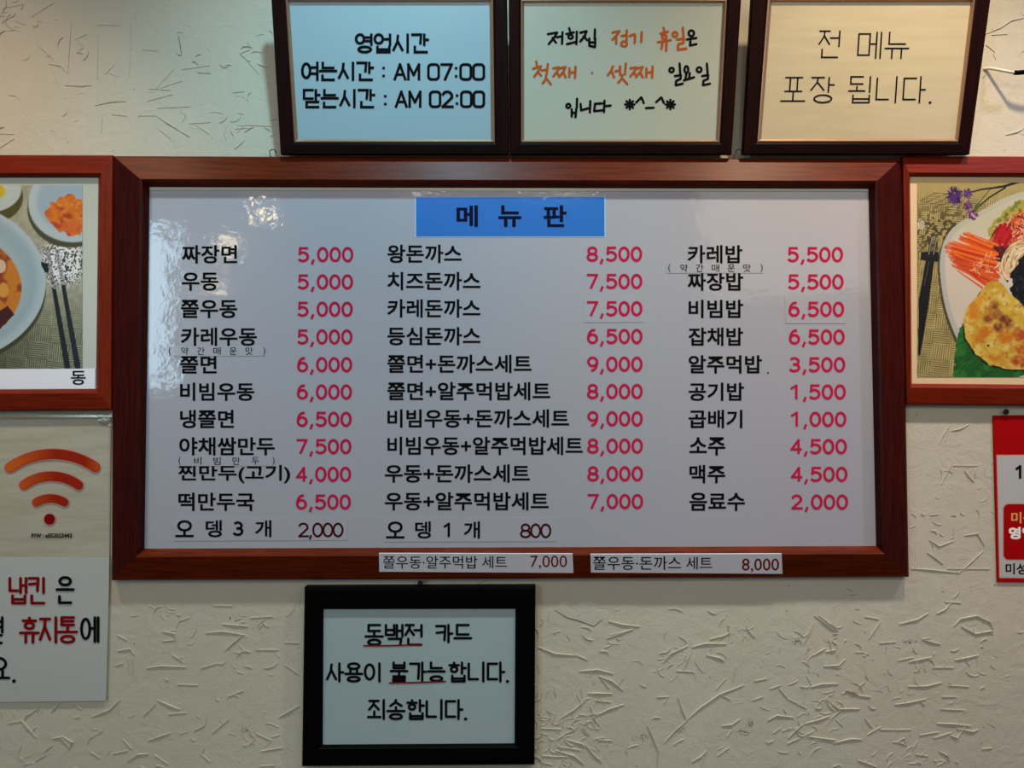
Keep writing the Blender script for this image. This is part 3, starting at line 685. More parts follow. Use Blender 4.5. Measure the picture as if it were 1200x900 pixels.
# big bowl
c.mix(c.ell(-66, 338, 120, 92), (66, 66, 40)*np.ones(3)); c.mix(c.ell(-70, 330, 124, 96), (186, 204, 210)); c.mix(c.ell(-72, 328, 117, 89, 0, 7), (160, 184, 194)); c.mix(c.ell(-72, 334, 104, 78, 0, 9), (172, 190, 196))
soup = c.ell(-72, 338, 97, 70, 0, 1.5); c.mix(soup, (214, 128, 28)); c.mix(soup*np.clip((c.noise(12, oct=2)-.5)*5, 0, 1), (150, 62, 14))
for k in range(80):
    a = c.r.uniform(0, 6.28); x, y = -80+80*c.r.rand()*math.cos(a), 338+50*c.r.rand()*math.sin(a)
    c.stroke([(x+math.cos(b)*12*c.r.rand(), y+9*math.sin(b)) for b in np.linspace(a, a+2.5, 7)], 3, (236, 205, 140) if k % 3 else (226, 226, 210))
c.mix(c.ell(0, 312, 7, 8), (226, 196, 170)); c.mix(c.ell(4, 340, 6, 9), (226, 160, 60)); c.mix(c.poly([(-30, 385), (8, 358), (18, 368), (0, 384), (-20, 396)], 2), (70, 16, 10))
c.mix(c.ell(-60, 320, 18, 14, .3), (244, 236, 214)); c.mix(c.ell(-58, 318, 8, 7), (236, 170, 30)); c.mix(c.poly([(-110, 300), (-84, 290), (-78, 312), (-104, 322)], 2), (30, 60, 24))
# chopsticks on their rest
c.mix(c.poly([(48, 307), (62, 309), (60, 317), (52, 319)], 1), (14, 14, 16))
for a, b in (((56, 296), (79, 430)), ((67, 294), (91, 430))): c.stroke([a, b], 3.6, (12, 12, 16), 7)
m_ = (c.seg([(56, 296), (63, 336)], 5)+c.seg([(67, 294), (74, 332)], 5)) > .5; m_ &= c.r.rand(*c.X.shape) > .5; c.C[m_] = (210, 210, 214)  # pale glare speckle painted over the upper chopsticks
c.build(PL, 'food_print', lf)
cap = quad_sheet('caption_strip', PL, [(-180, 433), (111.5, 432), (111, 455.5), (-180, 457)], .0002, .0012, M['strip'], lf)
put_text(PL, '동', (83, 434.5, 100.5, 451), M['ink'], cap, e=.0016, bold=.015)

# ---- right food photograph
pos = T(1220, 475, 0); rf = thing('framed_photo', 'red wood framed photo of a pancake, carrots and salad plate, right of menu board', 'picture frame', (pos.x, 0, pos.z))
rails(FB, [(1058, 183), (1390, 184), (1394, 476), (1062.5, 474)], [(1066.5, 207), (1362, 208), (1366, 452), (1068.5, 449.5)], prof_photo, .0005, M['red_h'], M['red_v'], rf)
quad_sheet('mat_board', PL, [(1065, 205), (1364, 206), (1368, 454), (1067, 451)], -.006, 0, M['mat_peach'], rf)
c = Canvas(1075, 214, 1358, 442, .62, 5)
c.C[:] = c.weave((122, 108, 58), (200, 182, 122), 2.5, 22)
c.C *= (.88+.24*c.noise(7))[..., None]
c.mix(np.clip(1-np.hypot((c.X-1105)/62, (c.Y-275)/42), 0, 1)*1.5*(c.noise(3.2, oct=2) > .52), (72, 62, 26))
c.mix(np.clip((238-c.Y)/14, 0, 1)*.8, (176, 158, 96)); c.mix(.8*(np.hypot((c.X-1079)/5, (c.Y-263)/6) < 1)*(c.r.rand(*c.X.shape) > .5), (240, 236, 220))
for k in range(9): c.stroke([(1078+6*k, 236+2*k), (1096+5*k, 226+4*k), (1112+4*k, 224+c.r.rand()*20)], .6, (70, 60, 30))
plate = [(1101, 320), (1102, 295), (1109, 275), (1124, 260), (1150, 247), (1175, 232), (1205, 222), (1260, 222), (1320, 262), (1336, 330), (1318, 410), (1260, 450), (1170, 450), (1137, 425), (1120, 396), (1107, 360)]
c.mix(c.poly([(x-2.5, y+3) for x, y in plate], smooth=2), (84, 72, 36)); P_ = c.poly(plate, smooth=2); c.mix(P_, (186, 186, 178))
c.mix(P_*c.poly([(x*.95+1218*.05, y*.95+335*.05) for x, y in plate], smooth=2), (214, 200, 180)); c.mix(P_*np.clip((290-c.Y)/50, 0, .6), (188, 186, 150))
# flower sprig
c.stroke([(1132, 227), (1150, 222), (1166, 220), (1178, 218), (1194, 213)], 1.6, (22, 26, 16), 3); c.stroke([(1147, 242), (1160, 231), (1178, 220)], 1.5, (24, 30, 14), 2); c.stroke([(1143, 243), (1152, 232), (1161, 221)], .8, (50, 60, 26))
for cx, cy, r_, n_, co in ((1119, 229, 11, 130, (60, 26, 92)), (1134, 227, 6, 50, (92, 50, 110)), (1135, 241, 6, 50, (110, 54, 110)), (1140, 252, 6.5, 60, (100, 36, 92))):
    for k in range(n_):
        a = c.r.uniform(0, 6.28); q = r_*math.sqrt(c.r.rand()); f_ = c.r.uniform(.45, 1.5)
        c.stroke([(cx+q*.6*math.cos(a), cy+q*.6*math.sin(a)), (cx+q*math.cos(a), cy+q*math.sin(a)*1.05)], 1.6, tuple(v*f_ for v in co), .8)
c.stroke([(1143, 246), (1146, 241)], 4, (70, 100, 30)); c.stroke([(1139, 251), (1142, 254)], 3, (190, 150, 190))
# lettuce, salad strands
c.mix(P_*c.poly([(1155, 305), (1160, 270), (1178, 245), (1210, 228), (1270, 225), (1300, 290), (1240, 320)], 4, 6, 1), (166, 160, 70)); c.mix(c.poly([(1155, 300), (1166, 262), (1190, 236), (1210, 226), (1230, 240), (1180, 300)], 4, 5)*(c.noise(4) > .5), (120, 130, 40))
pal = [(186, 34, 26), (214, 92, 58), (238, 158, 112), (130, 16, 20), (240, 186, 150), (226, 120, 40), (206, 60, 40)]
for k in range(1500):
    t = c.r.rand(); x = 1166+t*120+c.r.normal(0, 4); y = 268-38*math.sin(min(t*1.6, 1)*1.57)+c.r.rand()*58
    a = c.r.uniform(0, 3.14); l = c.r.uniform(4, 11); yellow = y < 250 and c.r.rand() < .5
    c.stroke([(x, y), (x+l*.5*math.cos(a)+1.5, y+l*.5*math.sin(a)), (x+l*math.cos(a), y+l*math.sin(a)+1.5)], 1.5, (230, 150, 60) if yellow else pal[c.r.randint(7)], 1.)
for k in range(60):
    x, y = 1168+c.r.rand()*18, 262+c.r.rand()*34; c.stroke([(x, y), (x-6, y+9)], 2.6, (196, 20, 26) if k % 2 else (150, 10, 20), 1.5)
for k in range(60): c.stroke([(1163+c.r.rand()*26, 288+c.r.rand()*18), (1168+c.r.rand()*24, 292+c.r.rand()*18)], 1.6, (60, 14, 18) if k % 2 else (90, 20, 26))
# carrot sticks
for k in range(75):
    t = k/75; sx, sy = 1106+20*abs(t-.45)+c.r.rand()*10+(12 if t < .25 else 0), 272+42*t; ex, ey = 1152+18*c.r.rand(), 288+44*t+c.r.normal(0, 2)
    co = (242, 112, 18) if c.r.rand() < .6 else ((226, 84, 12) if c.r.rand() < .6 else (198, 46, 12)); 
    if t > .62: co = tuple(v*.93 for v in ((214, 60, 20) if k % 2 else (236, 96, 22)))
    c.stroke([(sx, sy), (ex, ey)], 1.2, co, 3.2)
for k in range(40): x, y = 1140+c.r.rand()*26, 300+c.r.rand()*22; c.stroke([(x, y), (x+c.r.normal(0, 5), y+c.r.normal(0, 4))], 1.2, (244, 172, 122) if k % 2 else (214, 110, 60))
for k in range(26): c.stroke([(1112+c.r.rand()*30, 314+c.r.rand()*4+0*k), (1150+c.r.rand()*10, 332+c.r.rand()*6)], 1.2, (198, 32, 18) if k % 2 else (226, 90, 30), 2.4) if k < 3 else None
# pale noodles, seaweed
sea = c.poly([(1186, 322), (1196, 305), (1220, 292), (1262, 300), (1276, 330), (1262, 372), (1214, 370), (1190, 356), (1182, 340)], 5, 5); 
for k in range(90):
    a = c.r.uniform(2.2, 5.2); r_ = c.r.uniform(14, 30); cx, cy = 1204+c.r.normal(0, 3), 312+c.r.normal(0, 3)
    c.stroke([(cx+r_*math.cos(b), cy+r_*math.sin(b)) for b in np.linspace(a, a+1.0, 6)], 1.5, [(226, 200, 150), (170, 140, 84), (240, 220, 176)][k % 3], 1.)
c.stroke([(1168, 318), (1172, 322), (1183, 326), (1182, 331)], 1.4, (236, 200, 160)); c.mix(sea, (10, 12, 18)); c.mix(sea*(c.noise(3) > .72), (36, 44, 44))
# perilla leaf
leaf = c.poly([(1117, 446), (1119, 420), (1121, 398), (1124, 386), (1131, 376), (1150, 372), (1220, 410), (1230, 432), (1198, 440), (1190, 446)], 1.2, 3); c.mix(leaf, (26, 92, 32)); c.mix(leaf*np.clip((c.noise(9, oct=2)-.45)*4, 0, .7), (50, 126, 48)); 
for a, b in (((1122, 440), (1150, 400)), ((1125, 420), (1150, 408)), ((1135, 440), (1160, 418)), ((1120, 405), (1140, 396)), ((1150, 442), (1178, 428)), ((1119, 432), (1136, 420))): c.stroke([a, b], .8, (16, 60, 24))
# pancake
pk = [(1129, 378), (1133, 360), (1142, 351), (1152, 338), (1160, 328), (1172, 330), (1184, 345), (1192, 352), (1206, 362), (1226, 370), (1250, 385), (1262, 410), (1248, 430), (1210, 434), (1184, 433), (1160, 428), (1142, 414), (1131, 396)]
c.mix(c.poly([(x-1, y+1.5) for x, y in pk], 1, 5), (24, 30, 14)); pm = c.poly(pk, 1.2, 6); c.mix(pm, (214, 178, 66)); c.mix(pm*np.clip((c.noise(11, oct=4)-.5)*4, 0, .8), (196, 144, 34)); c.mix(pm*np.clip((c.noise(7, oct=3)-.55)*5, 0, .7), (228, 206, 122)); c.mix(pm*np.clip((c.noise(5, oct=3)-.62)*6, 0, .6), (170, 96, 30))
for x, y, rx, ry, ro, co in ((1165, 358, 4, 4, 0, (120, 52, 30)), (1172, 371, 6, 4, .6, (104, 38, 28)), (1181, 378, 6, 5, .4, (116, 50, 30)), (1158, 374, 4, 3.5, 0, (140, 66, 32)), (1170, 384, 4.5, 4, .8, (112, 44, 28)),
                             (1153, 392, 10, 4, -.75, (206, 110, 20)), (1178, 396, 8, 6, .3, (206, 112, 26)), (1196, 393, 8, 6, .3, (176, 70, 24)), (1141, 366, 6, 10, .2, (218, 126, 26)), (1198, 410, 7, 5, 0, (186, 84, 24)),
                             (1196, 424, 9, 5, .3, (172, 56, 20)), (1168, 421, 8, 3, .4, (206, 120, 30)), (1220, 390, 10, 8, 0, (190, 90, 28)), (1150, 352, 6, 4, -.5, (222, 140, 30))): c.mix(pm*np.clip(c.ell(x, y, rx*1.15, ry*1.15, ro, 5)*(1.5-c.noise(3.5)*1.3), 0, .9), co)
c.mix(c.ell(1158, 405, 1.4, 1.2), (30, 16, 8))
# chopsticks
c.mix(c.poly([(1079, 295), (1100, 295), (1100, 307), (1079, 305)]), (16, 16, 18)); c.mix(c.poly([(1085, 304), (1095, 304), (1087.5, 362), (1078.5, 416), (1076, 416), (1076.5, 352)]), (14, 13, 15))
for x in (1092, 1097.5): c.stroke([(x, 277), (x-4, 300)], 2.2, (28, 28, 30)); c.stroke([(x+.2, 278), (x-3.5, 298)], .7, (190, 186, 176))
c.stroke([(1089, 306), (1083, 334)], .7, (90, 84, 74))
c.build(PL, 'food_print', rf)

# ------------------------------------------------------------------ three notice frames standing on the menu board, leaning out
LEAN = math.radians(9.5)
def notice(outer, inner, label, paper, d0=.024):
    S = Lean(180, d0, LEAN)
    p = S(sum(q[0] for q in outer[2:])/2, 180, 0)
    t = thing('notice_frame', label, 'picture frame', (p.x, p.y+.006, p.z), 'dark framed notices standing along the top of the menu board')
    rails(S, outer, inner, [(0, -.002), (.06, 0), (.66, 0), (.8, -.002)], -.011, M['dark_h'], M['dark_v'], t)
    li = [(o[0]+(i[0]-o[0])*.8, o[1]+(i[1]-o[1])*.8) for o, i in zip(outer, inner)]
    rails(S, li, inner, [(0, -.0015), (.4, -.0003), (1, -.0035)], -.009, M['lip'], M['lip'], t, name='inner_lip')
    ii = [(i[0]+(o[0]-i[0])*.1, i[1]+(o[1]-i[1])*.1) for o, i in zip(outer, inner)]
    pp = quad_sheet('notice_paper', S, ii, -.0085, -.0045, M[paper], t)
    return S, pp
SE = -.0041
S, p = notice([(317, -18), (594.2, -18), (596.6, 181), (329, 181)], [(339, 2), (573.5, 2), (575.5, 163.5), (349, 163.5)], 'dark brown framed notice of opening hours in black, leftmost above the menu board', 'paper_a')
K = dict(round_cap=False, e=SE)
put_strokes(S, '영업시간', (415, 39, 503, 62.5), 3.1, M['ink'], p, **K)
put_strokes(S, '여는시간', (352, 72, 438.5, 95), 3.1, M['ink'], p, **K); put_strokes(S, ':', (446, 74, 453, 94), 3.1, M['ink'], p, **K)
put_strokes(S, 'AM', (461, 74, 492.5, 94.5), 3.1, M['ink'], p, gap=.22, **K); put_strokes(S, 'O7:OO', (500.5, 74, 568.5, 94.5), 3.1, M['ink'], p, gap=.2, **K)
put_strokes(S, '닫는시간', (354, 104, 440, 127), 3.1, M['ink'], p, **K); put_strokes(S, ':', (448, 107, 455, 127), 3.1, M['ink'], p, **K)
put_strokes(S, 'AM', (462.5, 106, 494, 126.5), 3.1, M['ink'], p, gap=.22, **K); put_strokes(S, 'O2:OO', (502.5, 106, 568.5, 126.5), 3.1, M['ink'], p, gap=.2, **K)

S, p = notice([(596, -18), (869.6, -18), (857.2, 181), (597.8, 181)], [(614, 3), (847.5, 3), (839.5, 163.5), (614, 163.5)], 'dark brown framed notice in brushed black and orange writing, middle one above the menu board', 'paper_b')
def cr(L): return [('dot', (610+s[1][0]/5, 20+s[1][1]/5), s[2]/5) if s[0] == 'dot' else [(610+x/5, 20+y/5) for x, y in s] for s in L]
def rg(cx, cy, rx, ry=None): return ring(cx, cy, rx, ry or rx, 12)
black = [[(160, 100), (215, 90), (195, 122), (165, 158)], [(187, 122), (208, 150)], [(212, 118), (243, 112)], [(246, 88), (243, 157)],
 [(285, 65), (290, 82)], [(268, 99), (312, 89)], rg(293, 115, 13, 12), [(272, 158), (325, 145)], [(330, 85), (327, 158)],
 [(350, 91), (387, 82), (376, 112), (350, 142)], [(370, 112), (390, 134)], [(436, 72), (434, 128)], [(403, 125), (403, 168), (436, 175)], [(438, 125), (436, 176)], [(403, 148), (436, 148)],
 rg(1001, 95, 16, 17), [(975, 131), (1030, 122)], [(996, 140), (993, 166), (1030, 158)],
 rg(885, 310, 13), [(932, 272), (936, 335)], [(905, 345), (940, 340), (938, 362), (912, 373), (910, 399), (950, 390)],
 rg(972, 307, 11, 20), [(972, 330), (966, 366)], [(992, 328), (988, 360)], [(958, 370), (1017, 352)],
 rg(1047, 308, 14), [(1092, 272), (1097, 335)], [(1065, 345), (1100, 340), (1098, 362), (1072, 373), (1070, 399), (1110, 390)],
 rg(280, 520, 12), [(331, 478), (330, 530)], [(300, 540), (300, 582)], [(327, 535), (322, 586)], [(300, 562), (325, 560)],
 [(352, 508), (355, 546), (396, 534)], [(409, 492), (406, 558)], [(478, 505), (436, 508), (432, 551), (485, 545)], [(492, 490), (489, 556)], [(490, 522), (528, 518)],
 [(678, 500), (708, 470), (722, 503)], [(735, 533), (780, 531)], [(795, 498), (825, 470), (840, 503)]]
for cx in (640, 878):
    for a in (0, .785, 1.571, 2.356): black.append([(cx-27*math.cos(a), 512-27*math.sin(a)), (cx+27*math.cos(a), 512+27*math.sin(a))])
orange = [[(538, 90), (580, 82), (562, 108), (538, 132)], [(560, 108), (560, 155)], [(592, 110), (622, 106)], [(622, 78), (621, 135)], rg(607, 157, 17, 15),
 [(640, 110), (668, 100), (672, 112), (668, 150)], [(710, 88), (707, 145)],
 [(838, 62), (842, 80)], [(820, 96), (864, 86)], rg(842, 115, 13, 12), [(806, 146), (880, 134)], [(833, 145), (826, 186)], [(856, 142), (853, 196)],
 rg(905, 101, 14), [(951, 62), (956, 125)], [(918, 130), (958, 126), (955, 150), (925, 158), (922, 190), (972, 183)],
 [(92, 260), (96, 285)], [(74, 302), (120, 288), (105, 316), (80, 348)], [(100, 318), (120, 342)], [(125, 312), (155, 308)], [(160, 275), (153, 332)], [(152, 335), (145, 368), (130, 387)], [(150, 358), (178, 394)],
 [(419, 327), (420, 328)],
 [(542, 288), (530, 315), (512, 340)], [(533, 315), (548, 352)], [(556, 318), (583, 310)], [(583, 288), (583, 338)], [(617, 272), (612, 335)], [(598, 338), (590, 365), (572, 384)], [(595, 358), (626, 392)]]
for dx in (0, 452): orange += [[(x+dx, y) for x, y in s] for s in ([(192, 300), (226, 294), (214, 320), (192, 346)], [(212, 322), (226, 346)], [(230, 300), (264, 292), (250, 320), (226, 350)], [(250, 322), (264, 352)], [(286, 300), (285, 350)], [(285, 325), (318, 322)], [(322, 290), (319, 354)])]
def words(L, m, cuts):
    for x0, y0, x1, y1 in cuts:
        w_ = [st for st in L if x0 <= st[0][0] < x1 and y0 <= st[0][1] < y1]
        ribbon(cr(w_), 2.8, S, SE, m, p, 'brush_word')
words(black, M['ink'], [(100, 0, 500, 200), (900, 0, 1100, 200), (850, 200, 1200, 420), (200, 440, 560, 600), (560, 440, 1000, 600)])
words(orange, M['ink_orange'], [(500, 0, 760, 230), (760, 0, 1000, 230), (0, 230, 400, 420), (400, 230, 480, 420), (480, 230, 900, 420)])

S, p = notice([(882, -18), (1163, -18), (1136, 181), (870.5, 181)], [(904.5, 2), (1138, 2), (1119.5, 163), (892, 163)], 'dark brown framed cream notice in thin black writing, rightmost above the menu board', 'paper_c')
K = dict(round_cap=False, e=SE, slant=2.0)
put_strokes(S, '전', (957, 35.5, 984, 68), 1.8, M['ink'], p, **K); put_strokes(S, '메뉴', (1003, 37, 1065, 69), 1.8, M['ink'], p, gap=.2, **K)
put_strokes(S, '포장', (914, 90, 977, 121), 1.8, M['ink'], p, gap=.2, **K); put_strokes(S, '됩니다.', (993, 89, 1096, 121), 1.8, M['ink'], p, gap=.2, **K)

# ------------------------------------------------------------------ black framed card notice below the board
pos = T(490, 896, 0); bf = thing('notice_frame', 'black framed notice with red underlined words, hanging below the menu board', 'picture frame', (pos.x, 0, pos.z))
BE = .02
rails(FB, [(357, 688), (627.5, 687), (626.5, 896), (354, 898)], [(379, 714), (604, 713.5), (603, 871.5), (378, 873)], [(0, BE-.003), (.06, BE-.0006), (.14, BE), (.8, BE), (.88, BE-.002), (1, BE-.006)], .0005, M['black'], M['black'], bf)
PB = Flat(.0125)
bp_ = quad_sheet('notice_paper', PB, [(377, 712), (606, 711.5), (605, 873.5), (376, 875)], -.006, 0, M['paper_d'], bf)
kw = dict(e=.0005)
put_strokes(PB, '동백전', (427, 731, 496, 757), 3.0, M['ink'], bp_, **kw); put_strokes(PB, '카드', (509, 731, 553.5, 754), 3.0, M['ink'], bp_, **kw)
put_strokes(PB, '사용이', (381, 776, 448, 800), 3.0, M['ink'], bp_, **kw); put_strokes(PB, '불가능', (456.5, 775, 522.5, 799.5), 3.0, M['ink'], bp_, **kw); put_strokes(PB, '합니다.', (524.5, 775, 600, 800), 3.0, M['ink'], bp_, **kw)
put_strokes(PB, '죄송합니다.', (430, 819, 551, 844), 3.0, M['ink'], bp_, **kw)
ribbon([[(426.5, 756.8), (460, 756.6), (494.5, 755.3)], [(456.5, 800.4), (490, 799.8), (522, 798.6)]], 1.8, PB, .0008, M['ink_darkred'], bp_, 'red_underline')

# ------------------------------------------------------------------ sheets taped up left of the board
def warp_sheet(name, q, d, th, m, parent=None, nx=16, ny=16, amp=.0008, seed=1):
    r = random.Random(seed); V, F = [], []; ph = [r.uniform(0, 6) for _ in range(4)]
    for k in range(2):
        for j in range(ny+1):
            for i in range(nx+1):
                u, v = i/nx, j/ny
                x = (q[0][0]*(1-u)+q[1][0]*u)*(1-v)+(q[3][0]*(1-u)+q[2][0]*u)*v; y = (q[0][1]*(1-u)+q[1][1]*u)*(1-v)+(q[3][1]*(1-u)+q[2][1]*u)*v
                wv = amp*(1+math.sin(u*5+ph[0]+v*2)*math.sin(v*7+ph[1]))*.5
                p = T(x, y, d); V.append((p.x, -(d+wv+(th if k == 0 else 0)), p.z))
    n = nx+1; off = n*(ny+1)
    for j in range(ny):
        for i in range(nx):
            a = j*n+i; F.append((a, a+n, a+n+1, a+1)); F.append((off+a, off+a+1, off+a+n+1, off+a+n))
    for i in range(nx): F.append((i, i+1, off+i+1, off+i)); a = ny*n+i; F.append((a, off+a, off+a+1, a+1))
    for j in range(ny): a = j*n; F.append((a, off+a, off+a+n, a+n)); a = j*n+nx; F.append((a, a+n, off+a+n, off+a))
    return reg(mesh_obj(name, V, F, m, parent, smooth=False))
pos = T(30, 652, .001)
wf = thing('wifi_poster', 'yellowed white poster with orange wireless signal arcs, left of menu board', 'poster', (pos.x, 0, pos.z))
pw = warp_sheet('poster_sheet', [(-120, 490), (130.3, 489), (128.5, 668), (-120, 668)], .0012, .0003, M['paper_e'], wf, amp=.0006, seed=4)
warp_sheet('clear_film', [(-120, 484), (131.2, 483.5), (130.3, 491.5), (-120, 492)], .0018, .0002, M['film'], wf, amp=.0004, seed=2, ny=3)
warp_sheet('clear_tape', [(112, 486), (131.5, 484.5), (131.5, 499), (117, 497)], .0026, .0002, M['film'], wf, nx=8, ny=6, amp=.0012, seed=8)
WS = Flat(.0029)
def arc(p0, pm, p1, n=18):
    (x1, y1), (x2, y2), (x3, y3) = p0, pm, p1
    d = 2*(x1*(y2-y3)+x2*(y3-y1)+x3*(y1-y2))
    ux = ((x1*x1+y1*y1)*(y2-y3)+(x2*x2+y2*y2)*(y3-y1)+(x3*x3+y3*y3)*(y1-y2))/d; uy = ((x1*x1+y1*y1)*(x3-x2)+(x2*x2+y2*y2)*(x1-x3)+(x3*x3+y3*y3)*(x2-x1))/d
    r_ = math.hypot(x1-ux, y1-uy); a0 = math.atan2(y1-uy, x1-ux); a1 = math.atan2(y3-uy, x3-ux)
    return [(ux+r_*math.cos(a0+(a1-a0)*i/n), uy+r_*math.sin(a0+(a1-a0)*i/n)) for i in range(n+1)]
def grad_mat():
    m = mat('wifi_gradient', (200, 80, 20), .6, spec=.08); N = m.node_tree.nodes; L = m.node_tree.links
    g = N.new('ShaderNodeNewGeometry'); sx = N.new('ShaderNodeSeparateXYZ'); mr = N.new('ShaderNodeMapRange'); r = N.new('ShaderNodeValToRGB')
    mr.inputs[1].default_value = T(5, 550, 0).x; mr.inputs[2].default_value = T(118, 550, 0).x
    e = r.color_ramp.elements; e[0].color = (*s2l((206, 96, 28)), 1); e[1].color = (*s2l((188, 74, 20)), 1)
    q = e.new(.55); q.color = (*s2l((150, 32, 6)), 1); q = e.new(.85); q.color = (*s2l((150, 34, 8)), 1)
    L.new(g.outputs['Position'], sx.inputs[0]); L.new(sx.outputs[0], mr.inputs[0]); L.new(mr.outputs[0], r.inputs[0]); L.new(r.outputs[0], N['Principled BSDF'].inputs['Base Color']); return m
M['wifi'] = grad_mat()
arcs = [(arc((11.5, 548), (60, 532), (111.5, 547.5)), 11.5), (arc((28, 568.5), (60, 558), (92, 568.5)), 10.8), (arc((42.5, 588.7), (59, 584), (75.5, 588.7)), 9.6)]
for a, wd in arcs:
    ribbon([a], wd+2.4, WS, 0, M['card_pink'], pw, 'arc_halo'); ribbon([a], wd, WS, .0003, M['ink_wine'], pw, 'arc_outline'); ribbon([a], wd-.9, WS, .0006, M['wifi'], pw, 'signal_arc')
ribbon([('dot', (58, 608.5), 7.4)], 1, WS, 0, M['card_pink'], pw, 'dot_halo'); ribbon([('dot', (58, 608.5), 6.5)], 1, WS, .0002, M['ink_darkred'], pw, 'signal_dot')
put_text(WS, 'P/W : a052023443', (36.8, 625, 84.2, 630.2), M['ink'], pw, e=.0003, bold=.03)

pos = T(10, 822, .001)
nk = thing('napkin_notice', 'white paper notice in bold red and black writing, below the wireless poster', 'poster', (pos.x, 0, pos.z))
pn = warp_sheet('paper_sheet', [(-120, 652), (128.5, 653), (124.5, 821), (-120, 824)], .0036, .0003, M['paper_f'], nk, amp=.0007, seed=9)
NS = Flat(.0052); kw = dict(e=0.)
put_strokes(NS, '냅킨', (9, 676, 54.5, 708.5), 3.4, M['ink_darkred'], pn, **kw); put_strokes(NS, '은', (65, 675, 87.5, 708), 3.4, M['ink'], pn, **kw)
put_strokes(NS, '옆', (-22, 722, 4.8, 755), 3.2, M['ink'], pn, **kw); put_strokes(NS, '휴지통', (22, 722, 91.5, 754.5), 3.4, M['ink_darkred'], pn, gap=.06, **kw); put_strokes(NS, '에', (93, 722, 116.5, 753.5), 3.2, M['ink'], pn, **kw)
put_strokes(NS, '요', (-16, 769.5, 12, 797.5), 3.2, M['ink'], pn, **kw); ribbon([('dot', (16.3, 798.2), 2.2)], 1, NS, 0, M['ink'], pn)

# ------------------------------------------------------------------ red bordered card on the right
pos = T(1240, 682, .001)
cd = thing('age_notice', 'red bordered card with red header hanging below the right food photo', 'sign', (pos.x, 0, pos.z))
CS = Flat(.0015)
cb = quad_sheet('card_base', CS, [(1163.8, 487), (1366, 484), (1371, 684), (1168.8, 682.2)], -.001, .0012, M['card_red'], cd)
quad_sheet('card_face', CS, [(1167.6, 533), (1362, 532), (1366, 679.5), (1171, 677.6)], .0012, .0014, M['card_pink'], cd)
cf = quad_sheet('card_face', CS, [(1168.6, 534), (1361, 533), (1365, 678.5), (1172, 676.6)], .0014, .0016, M['paper_f'], cd)
def rrect(S, x0, y0, x1, y1, r, e, m, par, name):
    P = []
    for cx, cy, a in ((x1-r, y0+r, -90), (x1-r, y1-r, 0), (x0+r, y1-r, 90), (x0+r, y0+r, 180)):
        P += [S(cx+r*math.cos(math.radians(a+t)), cy+r*math.sin(math.radians(a+t)), e) for t in range(0, 91, 15)]
    return reg(mesh_obj(name, P, [tuple(range(len(P)))[::-1]], m, par))
rrect(CS, 1175.4, 590, 1352, 656.4, 6.5, .0018, M['card_pink'], cf, 'box_edge')
rrect(CS, 1176.2, 590.8, 1351, 655.6, 6, .0020, M['card_red'], cf, 'red_box')
put_text(CS, '미성', (1185, 600, 1212, 613.5), M['card_gold'], cf, e=.0024, bold=.03)
put_text(CS, '영업', (1182, 617.5, 1212, 632), M['card_white'], cf, e=.0024, bold=.05)
put_text(CS, '미성', (1178.5, 660, 1203, 673), M['ink'], cf, e=.0020, bold=.02)
put_digits(CS, '1', (1189.5, 545, 1200, 561), 3.0, M['ink'], cf, e=.0020)

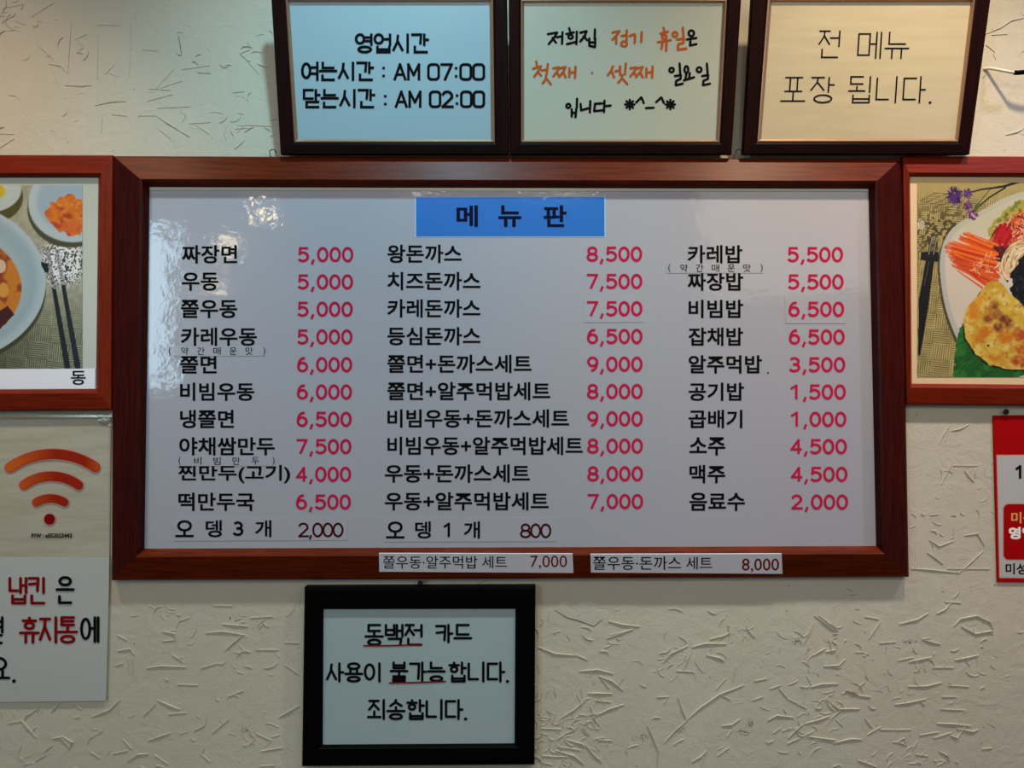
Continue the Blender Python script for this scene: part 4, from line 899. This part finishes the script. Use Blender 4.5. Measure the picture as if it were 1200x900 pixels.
# ------------------------------------------------------------------ nails, hooks, wire
def lathe(name, base, axis, prof, m, parent=None, n=14):
    z = Vector(axis).normalized(); x = z.orthogonal().normalized(); y = z.cross(x); V, F = [], []
    for r_, h in prof:
        for i in range(n): a = 2*math.pi*i/n; V.append(Vector(base)+z*h+x*r_*math.cos(a)+y*r_*math.sin(a))
    for j in range(len(prof)-1):
        for i in range(n): F.append((j*n+i, j*n+(i+1) % n, (j+1)*n+(i+1) % n, (j+1)*n+i))
    F += [tuple(range(n))[::-1], tuple(range((len(prof)-1)*n, len(prof)*n))]
    return reg(mesh_obj(name, V, F, m, parent, smooth=False))
def tube(name, pts, r_, m, parent=None, n=8):
    V, F = [], []; pts = [Vector(p) for p in pts]
    for i, p in enumerate(pts):
        t = (pts[min(i+1, len(pts)-1)]-pts[max(i-1, 0)]).normalized(); x = t.cross(Vector((.13, .3, .94))).normalized(); y = t.cross(x)
        V += [p+x*r_*math.cos(2*math.pi*k/n)+y*r_*math.sin(2*math.pi*k/n) for k in range(n)]
    for i in range(len(pts)-1):
        for k in range(n): F.append((i*n+k, i*n+(k+1) % n, (i+1)*n+(k+1) % n, (i+1)*n+k))
    F += [tuple(range(n))[::-1], tuple(range((len(pts)-1)*n, len(pts)*n))]
    return reg(mesh_obj(name, V, F, m, parent, smooth=True))
def nail(px, py, label, r_=.0035, ln=.012, tilt=0.):
    p = T(px, py, ln/2); b = Vector((p.x, .004, p.z)); t = thing('nail', label, 'nail', (p.x, 0, p.z))
    ax = (tilt, -1, .12)
    lathe('shank', b, ax, [(.0011, 0), (.0011, ln+.003)], M['iron'], t); lathe('head', b, ax, [(.0011, ln+.003), (r_, ln+.0034), (r_, ln+.005), (r_*.6, ln+.0056)], M['iron'], t)
nail(1177.5, 483.5, 'dark nail holding up the red bordered card', .0042, .006)
nail(493, 683.5, 'dark nail directly above the black framed notice', .0042, .010)
def loop(px, py, label, r_=3.6):
    p0 = T(px, py, .012); t = thing('wire_loop', label, 'hook', (p0.x, -.012, p0.z-.004), )
    s_ = r_/750
    tube('wire_ring', [(p0.x+s_*math.cos(a), -.012-.002*math.sin(a*.5), p0.z+s_*.75*math.sin(a)) for a in np.linspace(-.6, 3.8, 16)], .0007, M['iron'], t)
    tube('wire_stem', [(p0.x-s_*.9, -.012, p0.z-.002), (p0.x-s_*1.5, -.007, p0.z-.004), (p0.x-s_*.5, .002, p0.z-.0045)], .0007, M['steel'], t)
loop(320, 178.3, 'small dark wire loop on the board top beside the opening hours frame')
loop(865.5, 178.3, 'small dark wire loop between the middle and right notice frames')
# peg with a black tip, upper right
pa = T(1160, 80, .006); pb = T(1190, 85.5, .03); pc = T(1206, 84, .034)
hk = thing('wall_peg', 'pale peg with a black tip on the wall beyond the right notice frame', 'hook', (pa.x, 0, pa.z))
tube('peg_shaft', [Vector((pa.x-.009, .004, pa.z+.002)), pa, pa.lerp(pb, .5), pb], .0024, M['plastic_w'], hk)
tube('peg_tip', [pb-(pb-pa).normalized()*.002, pb+Vector((.004, -.001, 0)), pc, pc+Vector((.012, 0, .001))], .0036, M['black'], hk, 10)
